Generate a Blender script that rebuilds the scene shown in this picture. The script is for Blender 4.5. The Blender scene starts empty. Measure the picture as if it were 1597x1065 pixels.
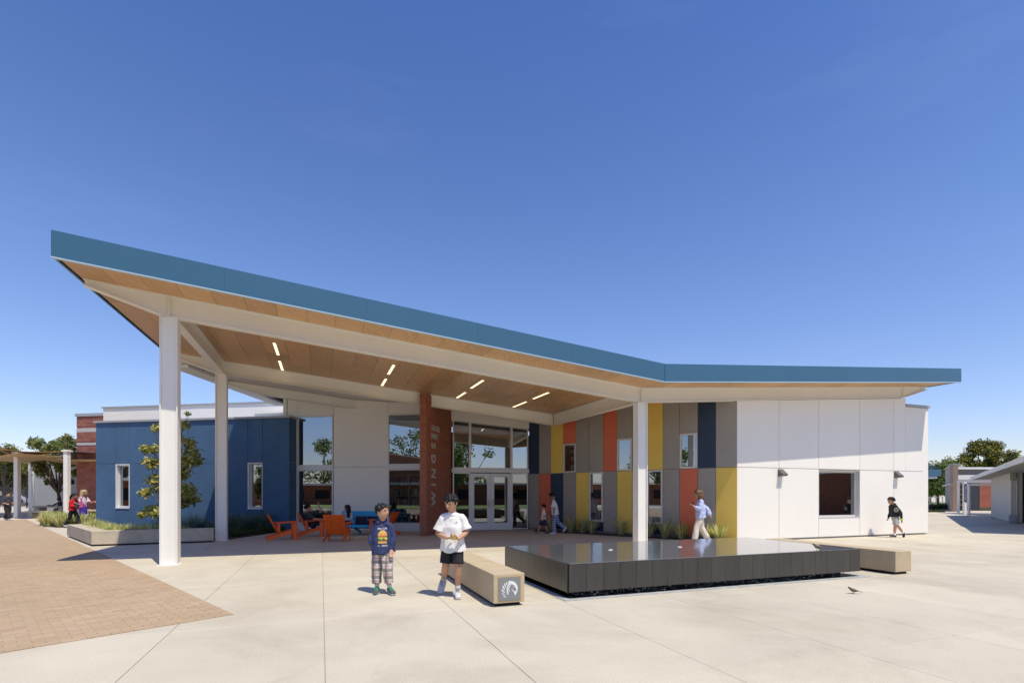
import bpy, math, random
import numpy as np
from mathutils import Vector, Matrix, noise
from mathutils.bvhtree import BVHTree
R = math.radians
random.seed(7); np.random.seed(7)
SC = bpy.context.scene
COL = SC.collection

# ------------------------------------------------------------------ camera, sky, sun, exposure
F = 800.0; CX = 798.5; HY = 771.5; CH = 1.5      # focal length and horizon of the photograph in its own pixels
cd = bpy.data.cameras.new('camera'); cam = bpy.data.objects.new('camera', cd); COL.objects.link(cam)
cam.location = (0, 0, CH); cam.rotation_euler = (R(90), 0, 0)
cd.sensor_width = 36; cd.lens = F/1597*36; cd.shift_y = (HY-532.5)/1597
cd.clip_start = .05; cd.clip_end = 3000
SC.camera = cam
SUN_TRAVEL = Vector((-.31, .37, -1.0)).normalized()
w = bpy.data.worlds.new('World'); SC.world = w; w.use_nodes = True
wn = w.node_tree; bg = wn.nodes['Background']
sky = wn.nodes.new('ShaderNodeTexSky'); sky.sky_type = 'NISHITA'; sky.sun_disc = False
sky.sun_elevation = math.asin(-SUN_TRAVEL.z)
sky.sun_rotation = math.atan2(-SUN_TRAVEL.x, -SUN_TRAVEL.y)
sky.altitude = 50; sky.air_density = 1.0; sky.dust_density = .25; sky.ozone_density = 3.0
tcw = wn.nodes.new('ShaderNodeTexCoord'); spw = wn.nodes.new('ShaderNodeSeparateXYZ'); wn.links.new(tcw.outputs['Generated'], spw.inputs[0])
rmp = wn.nodes.new('ShaderNodeValToRGB'); wn.links.new(spw.outputs['Z'], rmp.inputs[0])       # clean-air tint by elevation, the same all round
cr_ = rmp.color_ramp; cr_.elements[0].position = 0; cr_.elements[0].color = (.50, .425, .43, 1); cr_.elements[1].position = .70; cr_.elements[1].color = (.285, .365, .545, 1)
e_ = cr_.elements.new(.12); e_.color = (.48, .455, .525, 1)
e_ = cr_.elements.new(.35); e_.color = (.42, .45, .56, 1)
mw = wn.nodes.new('ShaderNodeVectorMath'); mw.operation = 'MULTIPLY'; wn.links.new(sky.outputs[0], mw.inputs[0]); wn.links.new(rmp.outputs[0], mw.inputs[1])
cn_ = wn.nodes.new('ShaderNodeTexNoise'); cn_.inputs['Scale'].default_value = 2.6; cn_.inputs['Detail'].default_value = 8; cn_.inputs['Roughness'].default_value = .6      # thin cirrus veils, all round the sky
cmp_ = wn.nodes.new('ShaderNodeMapping'); cmp_.inputs['Scale'].default_value = (1, 1, 4.5); wn.links.new(tcw.outputs['Generated'], cmp_.inputs[0]); wn.links.new(cmp_.outputs[0], cn_.inputs['Vector'])
cmr = wn.nodes.new('ShaderNodeMapRange'); cmr.inputs['From Min'].default_value = .56; cmr.inputs['From Max'].default_value = .80; cmr.inputs['To Max'].default_value = .018; wn.links.new(cn_.outputs['Fac'], cmr.inputs['Value'])
cmx = wn.nodes.new('ShaderNodeMix'); cmx.data_type = 'RGBA'; cmx.inputs['B'].default_value = (4.6, 4.8, 5.2, 1); wn.links.new(cmr.outputs[0], cmx.inputs['Factor']); wn.links.new(mw.outputs[0], cmx.inputs['A'])
wn.links.new(cmx.outputs['Result'], bg.inputs[0]); bg.inputs[1].default_value = .15
sl = bpy.data.lights.new('sun', 'SUN'); sl.energy = 2.15; sl.angle = R(.53); sl.color = (1, .925, .77)
so = bpy.data.objects.new('sun', sl); COL.objects.link(so)
so.rotation_euler = SUN_TRAVEL.to_track_quat('-Z', 'Y').to_euler()
SC.view_settings.view_transform = 'Standard'; SC.view_settings.look = 'None'
SC.view_settings.gamma = 1; SC.view_settings.use_curve_mapping = False
SC.view_settings.exposure = 1.06
SC.cycles.max_bounces = 8; SC.cycles.transparent_max_bounces = 12
SC.cycles.use_denoising = True; SC.cycles.diffuse_bounces = 7

# ------------------------------------------------------------------ geometry of the place
def rot(deg): return Vector((math.cos(R(deg)), math.sin(R(deg))))
A = rot(20.4); B = rot(110.4)                    # the building grid
C1 = Vector((-7.37, 11.06))
def AB(ta, tb, z=None):
    p = C1 + A*ta + B*tb
    return Vector((p.x, p.y, z)) if z is not None else p
def toAB(x, y):
    d = Vector((x, y)) - C1; return d.dot(A), d.dot(B)
def S(ta, tb):                                    # height of the soffit
    z = 5.77-.093*ta if ta < 11.92 else 4.661+.0757*(ta-11.92)
    return z + .017*tb
def Sxy(x, y): return S(*toAB(x, y))
def G(px, py, h=0.0):
    d = F*(CH-h)/(py-HY); return Vector(((px-CX)*d/F, d))
def at(px, d): return Vector(((px-CX)*d/F, d))

# ------------------------------------------------------------------ materials
MATS = {}
def lin(c):
    return tuple((v/12.92 if v <= .04045 else ((v+.055)/1.055)**2.4) for v in [x/255 for x in c])
def mat(name, col, rough=.7, var=.0, scale=3.0, bump=0.0, bscale=60.0, metal=0.0, rnd=0.0, spec=.5, col2=None, detail=6, aniso=None, coat=0):
    if name in MATS: return MATS[name]
    m = bpy.data.materials.new(name); m.use_nodes = True; MATS[name] = m
    nt = m.node_tree; N = nt.nodes; L = nt.links; b = N['Principled BSDF']
    b.inputs['Roughness'].default_value = rough; b.inputs['Metallic'].default_value = metal
    b.inputs['Specular IOR Level'].default_value = spec
    b.inputs['Coat Weight'].default_value = coat
    b.inputs['Base Color'].default_value = (*col, 1)
    cur = None
    geo = N.new('ShaderNodeNewGeometry')
    vec = geo.outputs['Position']
    if aniso:
        mp = N.new('ShaderNodeMapping'); mp.inputs['Scale'].default_value = aniso
        L.new(vec, mp.inputs['Vector']); vec = mp.outputs[0]
    if var > 0:
        n = N.new('ShaderNodeTexNoise'); n.inputs['Scale'].default_value = scale; n.inputs['Detail'].default_value = detail
        n.inputs['Roughness'].default_value = .65
        L.new(vec, n.inputs['Vector'])
        cr = N.new('ShaderNodeMix'); cr.data_type = 'RGBA'
        c2 = col2 or tuple(max(0, v*(1-var)) for v in col); c1 = col if col2 else tuple(min(1, v*(1+var)) for v in col)
        cr.inputs['A'].default_value = (*c1, 1); cr.inputs['B'].default_value = (*c2, 1)
        mr = N.new('ShaderNodeMapRange'); mr.inputs['From Min'].default_value = .3; mr.inputs['From Max'].default_value = .7
        L.new(n.outputs['Fac'], mr.inputs['Value']); L.new(mr.outputs[0], cr.inputs['Factor'])
        cur = cr.outputs['Result']
    if rnd > 0:
        oi = N.new('ShaderNodeObjectInfo'); mr = N.new('ShaderNodeMapRange')
        mr.inputs['To Min'].default_value = 1-rnd; mr.inputs['To Max'].default_value = 1+rnd
        L.new(oi.outputs['Random'], mr.inputs['Value'])
        mx = N.new('ShaderNodeVectorMath'); mx.operation = 'SCALE'
        if cur is None:
            mx.inputs[0].default_value = col
        else: L.new(cur, mx.inputs[0])
        L.new(mr.outputs[0], mx.inputs['Scale']); cur = mx.outputs[0]
    if cur is not None: L.new(cur, b.inputs['Base Color'])
    if bump > 0:
        n2 = N.new('ShaderNodeTexNoise'); n2.inputs['Scale'].default_value = bscale; n2.inputs['Detail'].default_value = 4
        L.new(vec, n2.inputs['Vector'])
        bp = N.new('ShaderNodeBump'); bp.inputs['Strength'].default_value = bump; bp.inputs['Distance'].default_value = .01
        L.new(n2.outputs['Fac'], bp.inputs['Height']); L.new(bp.outputs[0], b.inputs['Normal'])
    return m
def attr_mat(name, rough=.6, trans=.25, spec=.3):
    """colour comes from a per-face attribute: each leaf or brick has its own tint"""
    m = bpy.data.materials.new(name); m.use_nodes = True; MATS[name] = m
    nt = m.node_tree; N = nt.nodes; L = nt.links; b = N['Principled BSDF']
    at_ = N.new('ShaderNodeAttribute'); at_.attribute_name = 'tint'
    L.new(at_.outputs['Color'], b.inputs['Base Color'])
    b.inputs['Roughness'].default_value = rough; b.inputs['Specular IOR Level'].default_value = spec
    if trans > 0:
        t = N.new('ShaderNodeBsdfTranslucent'); L.new(at_.outputs['Color'], t.inputs['Color'])
        mx = N.new('ShaderNodeMixShader'); mx.inputs[0].default_value = trans
        L.new(b.outputs[0], mx.inputs[1]); L.new(t.outputs[0], mx.inputs[2])
        L.new(mx.outputs[0], N['Material Output'].inputs[0])
    return m
def glass_mat(name, refl=.22, tint=(.32, .34, .34)):
    m = bpy.data.materials.new(name); m.use_nodes = True; MATS[name] = m
    nt = m.node_tree; N = nt.nodes; L = nt.links; N.remove(N['Principled BSDF'])
    tr = N.new('ShaderNodeBsdfTransparent'); tr.inputs[0].default_value = (*tint, 1)
    gl = N.new('ShaderNodeBsdfGlossy'); gl.inputs['Roughness'].default_value = .0; gl.inputs['Color'].default_value = (.86, .93, 1, 1)
    fr = N.new('ShaderNodeFresnel'); fr.inputs['IOR'].default_value = 1.5
    mr = N.new('ShaderNodeMapRange'); mr.inputs['To Min'].default_value = refl-.04; mr.inputs['To Max'].default_value = 1
    L.new(fr.outputs[0], mr.inputs['Value'])
    mx = N.new('ShaderNodeMixShader'); L.new(mr.outputs[0], mx.inputs[0]); L.new(tr.outputs[0], mx.inputs[1]); L.new(gl.outputs[0], mx.inputs[2])
    L.new(mx.outputs[0], N['Material Output'].inputs[0]); return m
def emit_mat(name, col, s):
    m = bpy.data.materials.new(name); m.use_nodes = True; MATS[name] = m
    b = m.node_tree.nodes['Principled BSDF']; b.inputs['Base Color'].default_value = (*col, 1)
    b.inputs['Emission Color'].default_value = (*col, 1); b.inputs['Emission Strength'].default_value = s; return m
def plaid_mat(name, base, bands, seed=0):
    """woven check: bands = (axis, period, width, offset, colour, strength)"""
    m = bpy.data.materials.new(name); m.use_nodes = True; MATS[name] = m
    nt = m.node_tree; N = nt.nodes; L = nt.links; b = N['Principled BSDF']; b.inputs['Roughness'].default_value = .85
    tc = N.new('ShaderNodeNewGeometry'); sp = N.new('ShaderNodeSeparateXYZ'); L.new(tc.outputs['Position'], sp.inputs[0])
    cur = None
    for ax, per, wd, off, col, st in bands:
        a1 = N.new('ShaderNodeMath'); a1.operation = 'ADD'; a1.inputs[1].default_value = off+50; L.new(sp.outputs[ax], a1.inputs[0])
        d = N.new('ShaderNodeMath'); d.operation = 'DIVIDE'; d.inputs[1].default_value = per; L.new(a1.outputs[0], d.inputs[0])
        f = N.new('ShaderNodeMath'); f.operation = 'FRACT'; L.new(d.outputs[0], f.inputs[0])
        c = N.new('ShaderNodeMath'); c.operation = 'LESS_THAN'; c.inputs[1].default_value = wd/per; L.new(f.outputs[0], c.inputs[0])
        s_ = N.new('ShaderNodeMath'); s_.operation = 'MULTIPLY'; s_.inputs[1].default_value = st; L.new(c.outputs[0], s_.inputs[0])
        mx = N.new('ShaderNodeMix'); mx.data_type = 'RGBA'; L.new(s_.outputs[0], mx.inputs['Factor'])
        if cur is None: mx.inputs['A'].default_value = (*base, 1)
        else: L.new(cur, mx.inputs['A'])
        mx.inputs['B'].default_value = (*col, 1); cur = mx.outputs['Result']
    L.new(cur, b.inputs['Base Color']); return m

concrete = mat('exposed_aggregate_concrete', (.57, .51, .395), .85, .10, .45, .25, 140, rnd=.035, detail=9)
# fine aggregate speckle on top of the broad stains
def speckle(m, amount=.16, sc=55):
    nt = m.node_tree; N = nt.nodes; L = nt.links; b = N['Principled BSDF']
    src = b.inputs['Base Color'].links[0].from_socket
    geo = N.new('ShaderNodeNewGeometry'); n = N.new('ShaderNodeTexNoise'); n.inputs['Scale'].default_value = sc; n.inputs['Detail'].default_value = 5
    n.inputs['Roughness'].default_value = .8
    L.new(geo.outputs['Position'], n.inputs['Vector'])
    mr = N.new('ShaderNodeMapRange'); mr.inputs['From Min'].default_value = .3; mr.inputs['From Max'].default_value = .7
    mr.inputs['To Min'].default_value = 1-amount; mr.inputs['To Max'].default_value = 1+amount*.7
    L.new(n.outputs['Fac'], mr.inputs['Value'])
    v = N.new('ShaderNodeVectorMath'); v.operation = 'SCALE'; L.new(src, v.inputs[0]); L.new(mr.outputs[0], v.inputs['Scale'])
    L.new(v.outputs[0], b.inputs['Base Color'])
speckle(concrete)
def stains(m, sc, lo, hi, dark, col=(.6, .55, .5)):
    nt = m.node_tree; N = nt.nodes; L = nt.links; b = N['Principled BSDF']; src = b.inputs['Base Color'].links[0].from_socket
    geo = N.new('ShaderNodeNewGeometry'); n = N.new('ShaderNodeTexNoise'); n.inputs['Scale'].default_value = sc; n.inputs['Detail'].default_value = 7; n.inputs['Distortion'].default_value = .6
    n.inputs['Roughness'].default_value = .7; L.new(geo.outputs['Position'], n.inputs['Vector'])
    mr = N.new('ShaderNodeMapRange'); mr.inputs['From Min'].default_value = lo; mr.inputs['From Max'].default_value = hi; mr.inputs['To Max'].default_value = dark; L.new(n.outputs['Fac'], mr.inputs['Value'])
    mx = N.new('ShaderNodeMix'); mx.data_type = 'RGBA'; mx.blend_type = 'MULTIPLY'; mx.inputs['B'].default_value = (*col, 1); L.new(mr.outputs[0], mx.inputs['Factor']); L.new(src, mx.inputs['A'])
    L.new(mx.outputs['Result'], b.inputs['Base Color'])
stains(concrete, .5, .48, .72, .45); stains(concrete, 3.1, .62, .72, .35, (.7, .65, .6)); stains(concrete, 11, .70, .74, .55, (.45, .42, .40))
joint_m = mat('joint_filler', (.46, .38, .28), .95)
white_steel = mat('white_painted_steel', (.82, .795, .735), .42, .025, 1.5)
stucco_w = mat('white_smooth_stucco', (.84, .805, .74), .85, .012, 1.2, .35, 180, rnd=.012); speckle(stucco_w, .018, 14)
stucco_b = mat('blue_smooth_stucco', (.062, .135, .245), .85, .12, 1.2, .4, 180, rnd=.03); speckle(stucco_b, .12, 10)
reveal_w = mat('wall_joint_reveal', (.36, .36, .37), .8)
reveal_b = mat('blue_wall_joint_reveal', (.23, .30, .38), .8)
pan = {'grey': mat('grey_wall_panel', (.34, .32, .29), .7, .04, 2, .2, 220, rnd=.03),
       'navy': mat('navy_wall_panel', (.022, .045, .095), .6, .06, 2, .2, 220),
       'yellow': mat('yellow_wall_panel', (.82, .58, .12), .65, .04, 2, .2, 220, rnd=.02),
       'red': mat('coral_red_wall_panel', (.66, .16, .085), .65, .04, 2, .2, 220, rnd=.02)}
for k_ in pan.values():
    if k_.node_tree.nodes['Principled BSDF'].inputs['Base Color'].links: speckle(k_, .05, 25)
curb_m = mat('grey_concrete_curb', (.22, .21, .20), .9, .1, 3)
fascia_m = mat('blue_metal_fascia', (.045, .125, .205), .32, .02, 1, spec=.5, rnd=.02)
drip_m = mat('pale_metal_drip_edge', (.45, .58, .70), .4)
roof_m = mat('pale_roof_membrane', (.6, .6, .58), .9)
coping_m = mat('grey_metal_coping', (.36, .37, .39), .45)
brick_attr = attr_mat('brick_clay', .85, 0)
mortar_m = mat('brick_mortar', (.40, .29, .21), .95, .1, 20)
frame_m = mat('clear_anodized_aluminium', (.66, .64, .61), .38, metal=.15)
doorw_m = mat('white_door_paint', (.70, .71, .72), .35)
tile_m = mat('black_granite_tile', (.040, .037, .034), .30, .40, 5, .0, 90, rnd=.09, col2=(.056, .052, .048), aniso=(3, 3, .35))
tilejoint_m = mat('granite_tile_grout', (.14, .14, .14), .6)
bench_m = mat('sand_coloured_cast_concrete', (.52, .41, .26), .8, .10, 3, .25, 120); speckle(bench_m, .1, 60)
planter_m = mat('grey_cast_concrete', (.50, .43, .32), .85, .16, 2.5, .3, 90)
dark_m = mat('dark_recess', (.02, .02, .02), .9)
steel_m = mat('brushed_steel', (.42, .42, .42), .35, metal=.8)
soil_m = mat('dark_bark_mulch', (.055, .037, .026), .95, .4, 25, .8, 60)
leaf_m = attr_mat('leaf', .5, .42)
bark_m = mat('tree_bark', (.13, .095, .07), .9, .3, 12, .6, 40)
grass_m = mat('lawn_grass', (.22, .29, .07), .9, .35, 4, .8, 90)
glass = glass_mat('tinted_window_glass', .37, (.20, .215, .21))
glass3 = glass_mat('clear_window_glass', .13, (.80, .82, .80))
glass2 = glass_mat('door_glass', .24, (.20, .21, .20))

def wood_soffit():
    m = mat('wood_grain_soffit', (.66, .40, .20), .36, .22, 2.2, .0, rnd=.13, col2=(.47, .275, .13), spec=.45, aniso=(14, 14, 1))
    nt = m.node_tree; N = nt.nodes; L = nt.links
    # grain runs across the roof: stretch noise along the grid direction B
    for n in list(N):
        if n.type == 'MAPPING':
            n.inputs['Rotation'].default_value = (0, 0, -R(20.4)); n.inputs['Scale'].default_value = (9, .6, 1)
            n.vector_type = 'POINT'
    return m
wood_m = wood_soffit()

# ------------------------------------------------------------------ mesh helpers
def tag(o, label=None, cat=None, group=None, kind=None):
    if label: o['label'] = label
    if cat: o['category'] = cat
    if group: o['group'] = group
    if kind: o['kind'] = kind
    return o
def empty(name, loc=(0, 0, 0), label=None, cat=None, group=None, kind=None, parent=None):
    o = bpy.data.objects.new(name, None); COL.objects.link(o); o.location = loc; o.empty_display_size = .1
    if parent: o.parent = parent
    return tag(o, label, cat, group, kind)
class MB:
    def __init__(s): s.v = []; s.f = []; s.mi = []; s.t = []
    def add(s, vs, fs, mi=0, tint=None):
        k = len(s.v); s.v += [tuple(p) for p in vs]; s.f += [tuple(i+k for i in f) for f in fs]
        s.mi += [mi]*len(fs); s.t += [tint]*len(fs); return s
    def hexa(s, p, mi=0, tint=None):       # p[0..3] bottom ring, p[4..7] top ring
        return s.add(p, [(3, 2, 1, 0), (4, 5, 6, 7), (0, 1, 5, 4), (1, 2, 6, 5), (2, 3, 7, 6), (3, 0, 4, 7)], mi, tint)
    def box(s, x0, y0, z0, x1, y1, z1, mi=0, tint=None):
        return s.hexa([(x0, y0, z0), (x1, y0, z0), (x1, y1, z0), (x0, y1, z0), (x0, y0, z1), (x1, y0, z1), (x1, y1, z1), (x0, y1, z1)], mi, tint)
    def obox(s, o, d, u0, u1, w0, w1, z0, z1, mi=0, z1b=None, z0b=None, tint=None):
        """box in a frame: o origin, d direction; w is measured along the outward normal (d.y,-d.x)"""
        n = Vector((d.y, -d.x)); z1b = z1 if z1b is None else z1b; z0b = z0 if z0b is None else z0b
        q = [o+d*u0+n*w1, o+d*u1+n*w1, o+d*u1+n*w0, o+d*u0+n*w0]
        zb = [z0, z0b, z0b, z0]; zt = [z1, z1b, z1b, z1]
        return s.hexa([(*q[i], zb[i]) for i in range(4)]+[(*q[i], zt[i]) for i in range(4)], mi, tint)
    def prism(s, poly, z0, z1, mi=0):
        n = len(poly); zz = lambda z, p: z(p[0], p[1]) if callable(z) else z
        vs = [(p[0], p[1], zz(z0, p)) for p in poly]+[(p[0], p[1], zz(z1, p)) for p in poly]
        return s.add(vs, [tuple(range(n-1, -1, -1)), tuple(range(n, 2*n))]+[(i, (i+1) % n, n+(i+1) % n, n+i) for i in range(n)], mi)
    def tube(s, pts, rad, n=10, mi=0, ax=None, cap=True, tint=None):
        """tube through 3-d points; rad r or (r along ax, r across); rounded ends"""
        pts = [Vector(p) for p in pts]; rad = [r if isinstance(r, tuple) else (r, r) for r in rad]
        if cap:
            a, b = (pts[0]-pts[1]).normalized(), (pts[-1]-pts[-2]).normalized()
            r0, r1 = min(rad[0]), min(rad[-1])
            pts = [pts[0]+a*r0*.9, pts[0]+a*r0*.6] + pts + [pts[-1]+b*r1*.6, pts[-1]+b*r1*.9]
            rad = [(rad[0][0]*.35, rad[0][1]*.35), (rad[0][0]*.78, rad[0][1]*.78)] + rad + [(rad[-1][0]*.78, rad[-1][1]*.78), (rad[-1][0]*.35, rad[-1][1]*.35)]
        rings = []; last = None
        for i, p in enumerate(pts):
            t = ((pts[min(i+1, len(pts)-1)]-pts[max(i-1, 0)])).normalized()
            if ax is not None: x = Vector(ax)
            elif last is not None: x = last
            else: x = Vector((1, 0, 0)) if abs(t.x) < .8 else Vector((0, 1, 0))
            x = (x - t*x.dot(t)).normalized(); last = x; y = t.cross(x)
            rings.append([p + x*rad[i][0]*math.cos(2*math.pi*k/n) + y*rad[i][1]*math.sin(2*math.pi*k/n) for k in range(n)])
        vs = [v for r in rings for v in r]; fs = []
        for i in range(len(rings)-1):
            for k in range(n):
                fs.append((i*n+k, i*n+(k+1) % n, (i+1)*n+(k+1) % n, (i+1)*n+k))
        fs.append(tuple(range(n-1, -1, -1))); fs.append(tuple((len(rings)-1)*n+k for k in range(n)))
        return s.add(vs, fs, mi, tint)
    def ball(s, c, r, seg=12, rings=8, mi=0, M=None, tint=None):
        c = Vector(c); r = r if isinstance(r, (tuple, list)) else (r, r, r); vs = []
        for i in range(rings+1):
            th = math.pi*i/rings
            for k in range(seg):
                ph = 2*math.pi*k/seg; p = Vector((r[0]*math.sin(th)*math.cos(ph), r[1]*math.sin(th)*math.sin(ph), r[2]*math.cos(th)))
                if M is not None: p = M @ p
                vs.append(c+p)
        fs = [(i*seg+k, (i+1)*seg+k, (i+1)*seg+(k+1) % seg, i*seg+(k+1) % seg) for i in range(rings) for k in range(seg)]
        return s.add(vs, fs, mi, tint)
    def mesh(s, name, mats, smooth=False):
        me = bpy.data.meshes.new(name); me.from_pydata(s.v, [], s.f)
        for m in (mats if isinstance(mats, (list, tuple)) else [mats]): me.materials.append(m)
        if any(s.mi): me.polygons.foreach_set('material_index', s.mi)
        if smooth: me.polygons.foreach_set('use_smooth', [True]*len(s.f))
        if any(t is not None for t in s.t):
            a = me.color_attributes.new('tint', 'FLOAT_COLOR', 'CORNER'); c = np.ones((len(me.loops), 4), dtype=np.float32); i = 0
            lt = np.empty(len(me.polygons), dtype=np.int32); me.polygons.foreach_get('loop_total', lt)
            tt = np.array([t or (1, 1, 1) for t in s.t], dtype=np.float32); c[:, :3] = np.repeat(tt, lt, axis=0)
            a.data.foreach_set('color', c.ravel())
        me.update(); return me
    def build(s, name, mats, parent=None, smooth=False, bevel=0, kind=None, origin=None):
        if origin is not None:
            ox, oy, oz = origin; s.v = [(v[0]-ox, v[1]-oy, v[2]-oz) for v in s.v]
        o = bpy.data.objects.new(name, s.mesh(name, mats, smooth)); COL.objects.link(o)
        if origin is not None: o.location = origin
        if parent:
            o.parent = parent
            if origin is None and parent.type == 'EMPTY': o.matrix_parent_inverse = pm(parent)
            elif origin is None: o.matrix_parent_inverse = pm(parent)
        if bevel:
            b = o.modifiers.new('bevel', 'BEVEL'); b.width = bevel; b.segments = 2; b.limit_method = 'ANGLE'
        if kind: o['kind'] = kind
        return o
def wm(o):
    m = Matrix.LocRotScale(o.location, o.rotation_euler, o.scale)
    return wm(o.parent) @ o.matrix_parent_inverse @ m if o.parent else m
def pm(o): return wm(o).inverted()
def fast(name, V, Q, m, tints=None, parent=None, kind=None, smooth=False):
    """numpy mesh of quads"""
    me = bpy.data.meshes.new(name); nv, nq = len(V), len(Q)
    me.vertices.add(nv); me.vertices.foreach_set('co', np.asarray(V, dtype=np.float32).ravel())
    me.loops.add(nq*4); me.loops.foreach_set('vertex_index', np.asarray(Q, dtype=np.int32).ravel())
    me.polygons.add(nq); me.polygons.foreach_set('loop_start', np.arange(0, nq*4, 4, dtype=np.int32))
    me.update(calc_edges=True); me.materials.append(m)
    if tints is not None:
        a = me.color_attributes.new('tint', 'FLOAT_COLOR', 'CORNER')
        c = np.ones((nq*4, 4), dtype=np.float32); c[:, :3] = np.repeat(np.asarray(tints, dtype=np.float32), 4, axis=0)
        a.data.foreach_set('color', c.ravel())
    if smooth: me.polygons.foreach_set('use_smooth', [True]*nq)
    o = bpy.data.objects.new(name, me); COL.objects.link(o)
    if parent: o.parent = parent; o.matrix_parent_inverse = pm(parent)
    if kind: o['kind'] = kind
    return o
def copy_tree(o, parent=None):
    c = o.copy(); COL.objects.link(c); c.parent = parent
    for ch in [x for x in o.children]: copy_tree(ch, c)
    return c
def u_at(o, d, px):                              # where a wall line crosses the sight line of one photo column
    k = (px-CX)/F; return (k*o.y-o.x)/(d.x-k*d.y)
# ------------------------------------------------------------------ ground
g = MB(); g.add([(-700, -300, -.03), (700, -300, -.03), (700, 1200, -.03), (-700, 1200, -.03)], [(0, 1, 2, 3)])
far_m = mat('far_paving', (.56, .48, .38), .9, .12, .3); speckle(far_m, .1, 20)
ground = g.build('ground', far_m, kind='structure')
plaza = MB(); plaza.add([(*AB(-11.1, -18.6), -.012), (*AB(31.4, -18.6), -.012), (*AB(31.4, 15.0), -.012), (*AB(-11.1, 15.0), -.012)], [(0, 1, 2, 3)])
plaza = plaza.build('plaza', joint_m, kind='structure')
JA, JB = 1.58, 3.07
a0 = (C1.dot(A)) ; b0 = C1.dot(B)
slab_n = 0; far_slab = MB()
for i in range(-9, 18):
    for j in range(-2, 9):
        u0, v0 = i*JA+.03, 3.50+(j-1)*JB
        g_ = .0024 if (i*7+j*3) % 4 else .004
        q = [A*(u0+g_)+B*(v0+g_), A*(u0+JA-g_)+B*(v0+g_), A*(u0+JA-g_)+B*(v0+JB-g_), A*(u0+g_)+B*(v0+JB-g_)]
        m_ = MB(); c = sum(q, Vector((0, 0)))/4; ins = [p+(c-p).normalized()*.006 for p in q]
        dz = .0004*((i*5+j*11) % 5)
        m_.add([(*p, -.02) for p in q]+[(*p, -.003+dz) for p in q]+[(*p, dz) for p in ins],
               [(0, 1, 5, 4), (1, 2, 6, 5), (2, 3, 7, 6), (3, 0, 4, 7), (4, 5, 9, 8), (5, 6, 10, 9), (6, 7, 11, 10), (7, 4, 8, 11), (8, 9, 10, 11)])
        m_.build('paving_slab', concrete, plaza); slab_n += 1
# brick paving at the left
KC = Vector((-3.49, 6.43)); E1 = rot(229.3); E2 = rot(136.4)
pb = MB(); q = [KC, KC+E1*22, KC+E1*22+E2*36, KC+E2*36]
def paver_far():
    m = mat('paver_far', (.41, .30, .19), .9, .14, 3, .2, 80); return m
pb.add([(*p, .006) for p in q], [(0, 1, 2, 3)])
pvbase = pb.build('brick_paving', paver_far(), kind='structure')
paver_m = attr_mat('clay_paver', .85, 0)
speck = None
cands = []
LU, LV, gp = .205, .104, .0019
for jv in range(0, 235):
    for iu in range(-1, 62):
        u0 = iu*LU + (LU/2 if jv % 2 else 0); u1 = u0+LU
        v0 = jv*LV; v1 = v0+LV
        if jv < 1:                       # a header course along the front edge of the field
            pass
        u0 = max(u0, 0)
        if u1-u0 < .03: continue
        c = KC+E1*((u0+u1)/2)+E2*((v0+v1)/2)
        if c.y < 4.0 or c.y > 21 or c.x < -c.y*1.0-.9: continue
        cands.append((c.length, u0, u1, v0, v1))
cands.sort()
def paver_geo(u0, u1, v0, v1):
    e = .004; h = .012+random.uniform(-.0015, .0015)
    q = [KC+E1*(u0+gp)+E2*(v0+gp), KC+E1*(u1-gp)+E2*(v0+gp), KC+E1*(u1-gp)+E2*(v1-gp), KC+E1*(u0+gp)+E2*(v1-gp)]
    q2 = [KC+E1*(u0+gp+e)+E2*(v0+gp+e), KC+E1*(u1-gp-e)+E2*(v0+gp+e), KC+E1*(u1-gp-e)+E2*(v1-gp-e), KC+E1*(u0+gp+e)+E2*(v1-gp-e)]
    vs = [(*p, 0) for p in q]+[(*p, h-.003) for p in q]+[(*p, h) for p in q2]
    fs = [(0, 1, 5, 4), (1, 2, 6, 5), (2, 3, 7, 6), (3, 0, 4, 7), (4, 5, 9, 8), (5, 6, 10, 9), (6, 7, 11, 10), (7, 4, 8, 11), (8, 9, 10, 11)]
    return vs, fs
def paver_tint(u, v):
    n = noise.noise(Vector((u*.35, v*.35, 3)))*.10
    t = random.random(); k = (1+n)*random.uniform(.95, 1.05)
    c = (.415, .30, .19) if t < .6 else ((.435, .32, .21) if t < .88 else (.395, .28, .175))
    return tuple(x*k for x in c)
rest_v, rest_f, rest_t = [], [], []
for idx, (d, u0, u1, v0, v1) in enumerate(cands):
    vs, fs = paver_geo(u0, u1, v0, v1); t = paver_tint(u0, v0)
    if idx < 300:
        m_ = MB(); m_.add(vs, fs, 0, t); m_.build('paver', paver_m, pvbase)
    else:
        k = len(rest_v); rest_v += vs; rest_f += [tuple(i+k for i in f) for f in fs]; rest_t += [t]*len(fs)
fast('pavers', rest_v, rest_f, paver_m, rest_t, pvbase, 'stuff')

# lawns far left, far right
def patch(name, poly, z, m, kind='structure'):
    b_ = MB(); b_.add([(*p, z) for p in poly], [tuple(range(len(poly)))]); return b_.build(name, m, kind=kind)
patch('lawn', [(43, 56), (90, 56), (90, 120), (43, 120)], .012, grass_m)
asphalt = mat('asphalt', (.075, .075, .08), .9, .15, 1)
patch('road', [(-140, 78), (-48, 78), (-48, 86), (-140, 86)], .01, asphalt)

# ------------------------------------------------------------------ the library building
lib = empty('school_library', (*AB(4, 6), 0), 'modern library with an upswept blue-edged roof, wood soffit and coloured wall panels', 'building')
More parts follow.
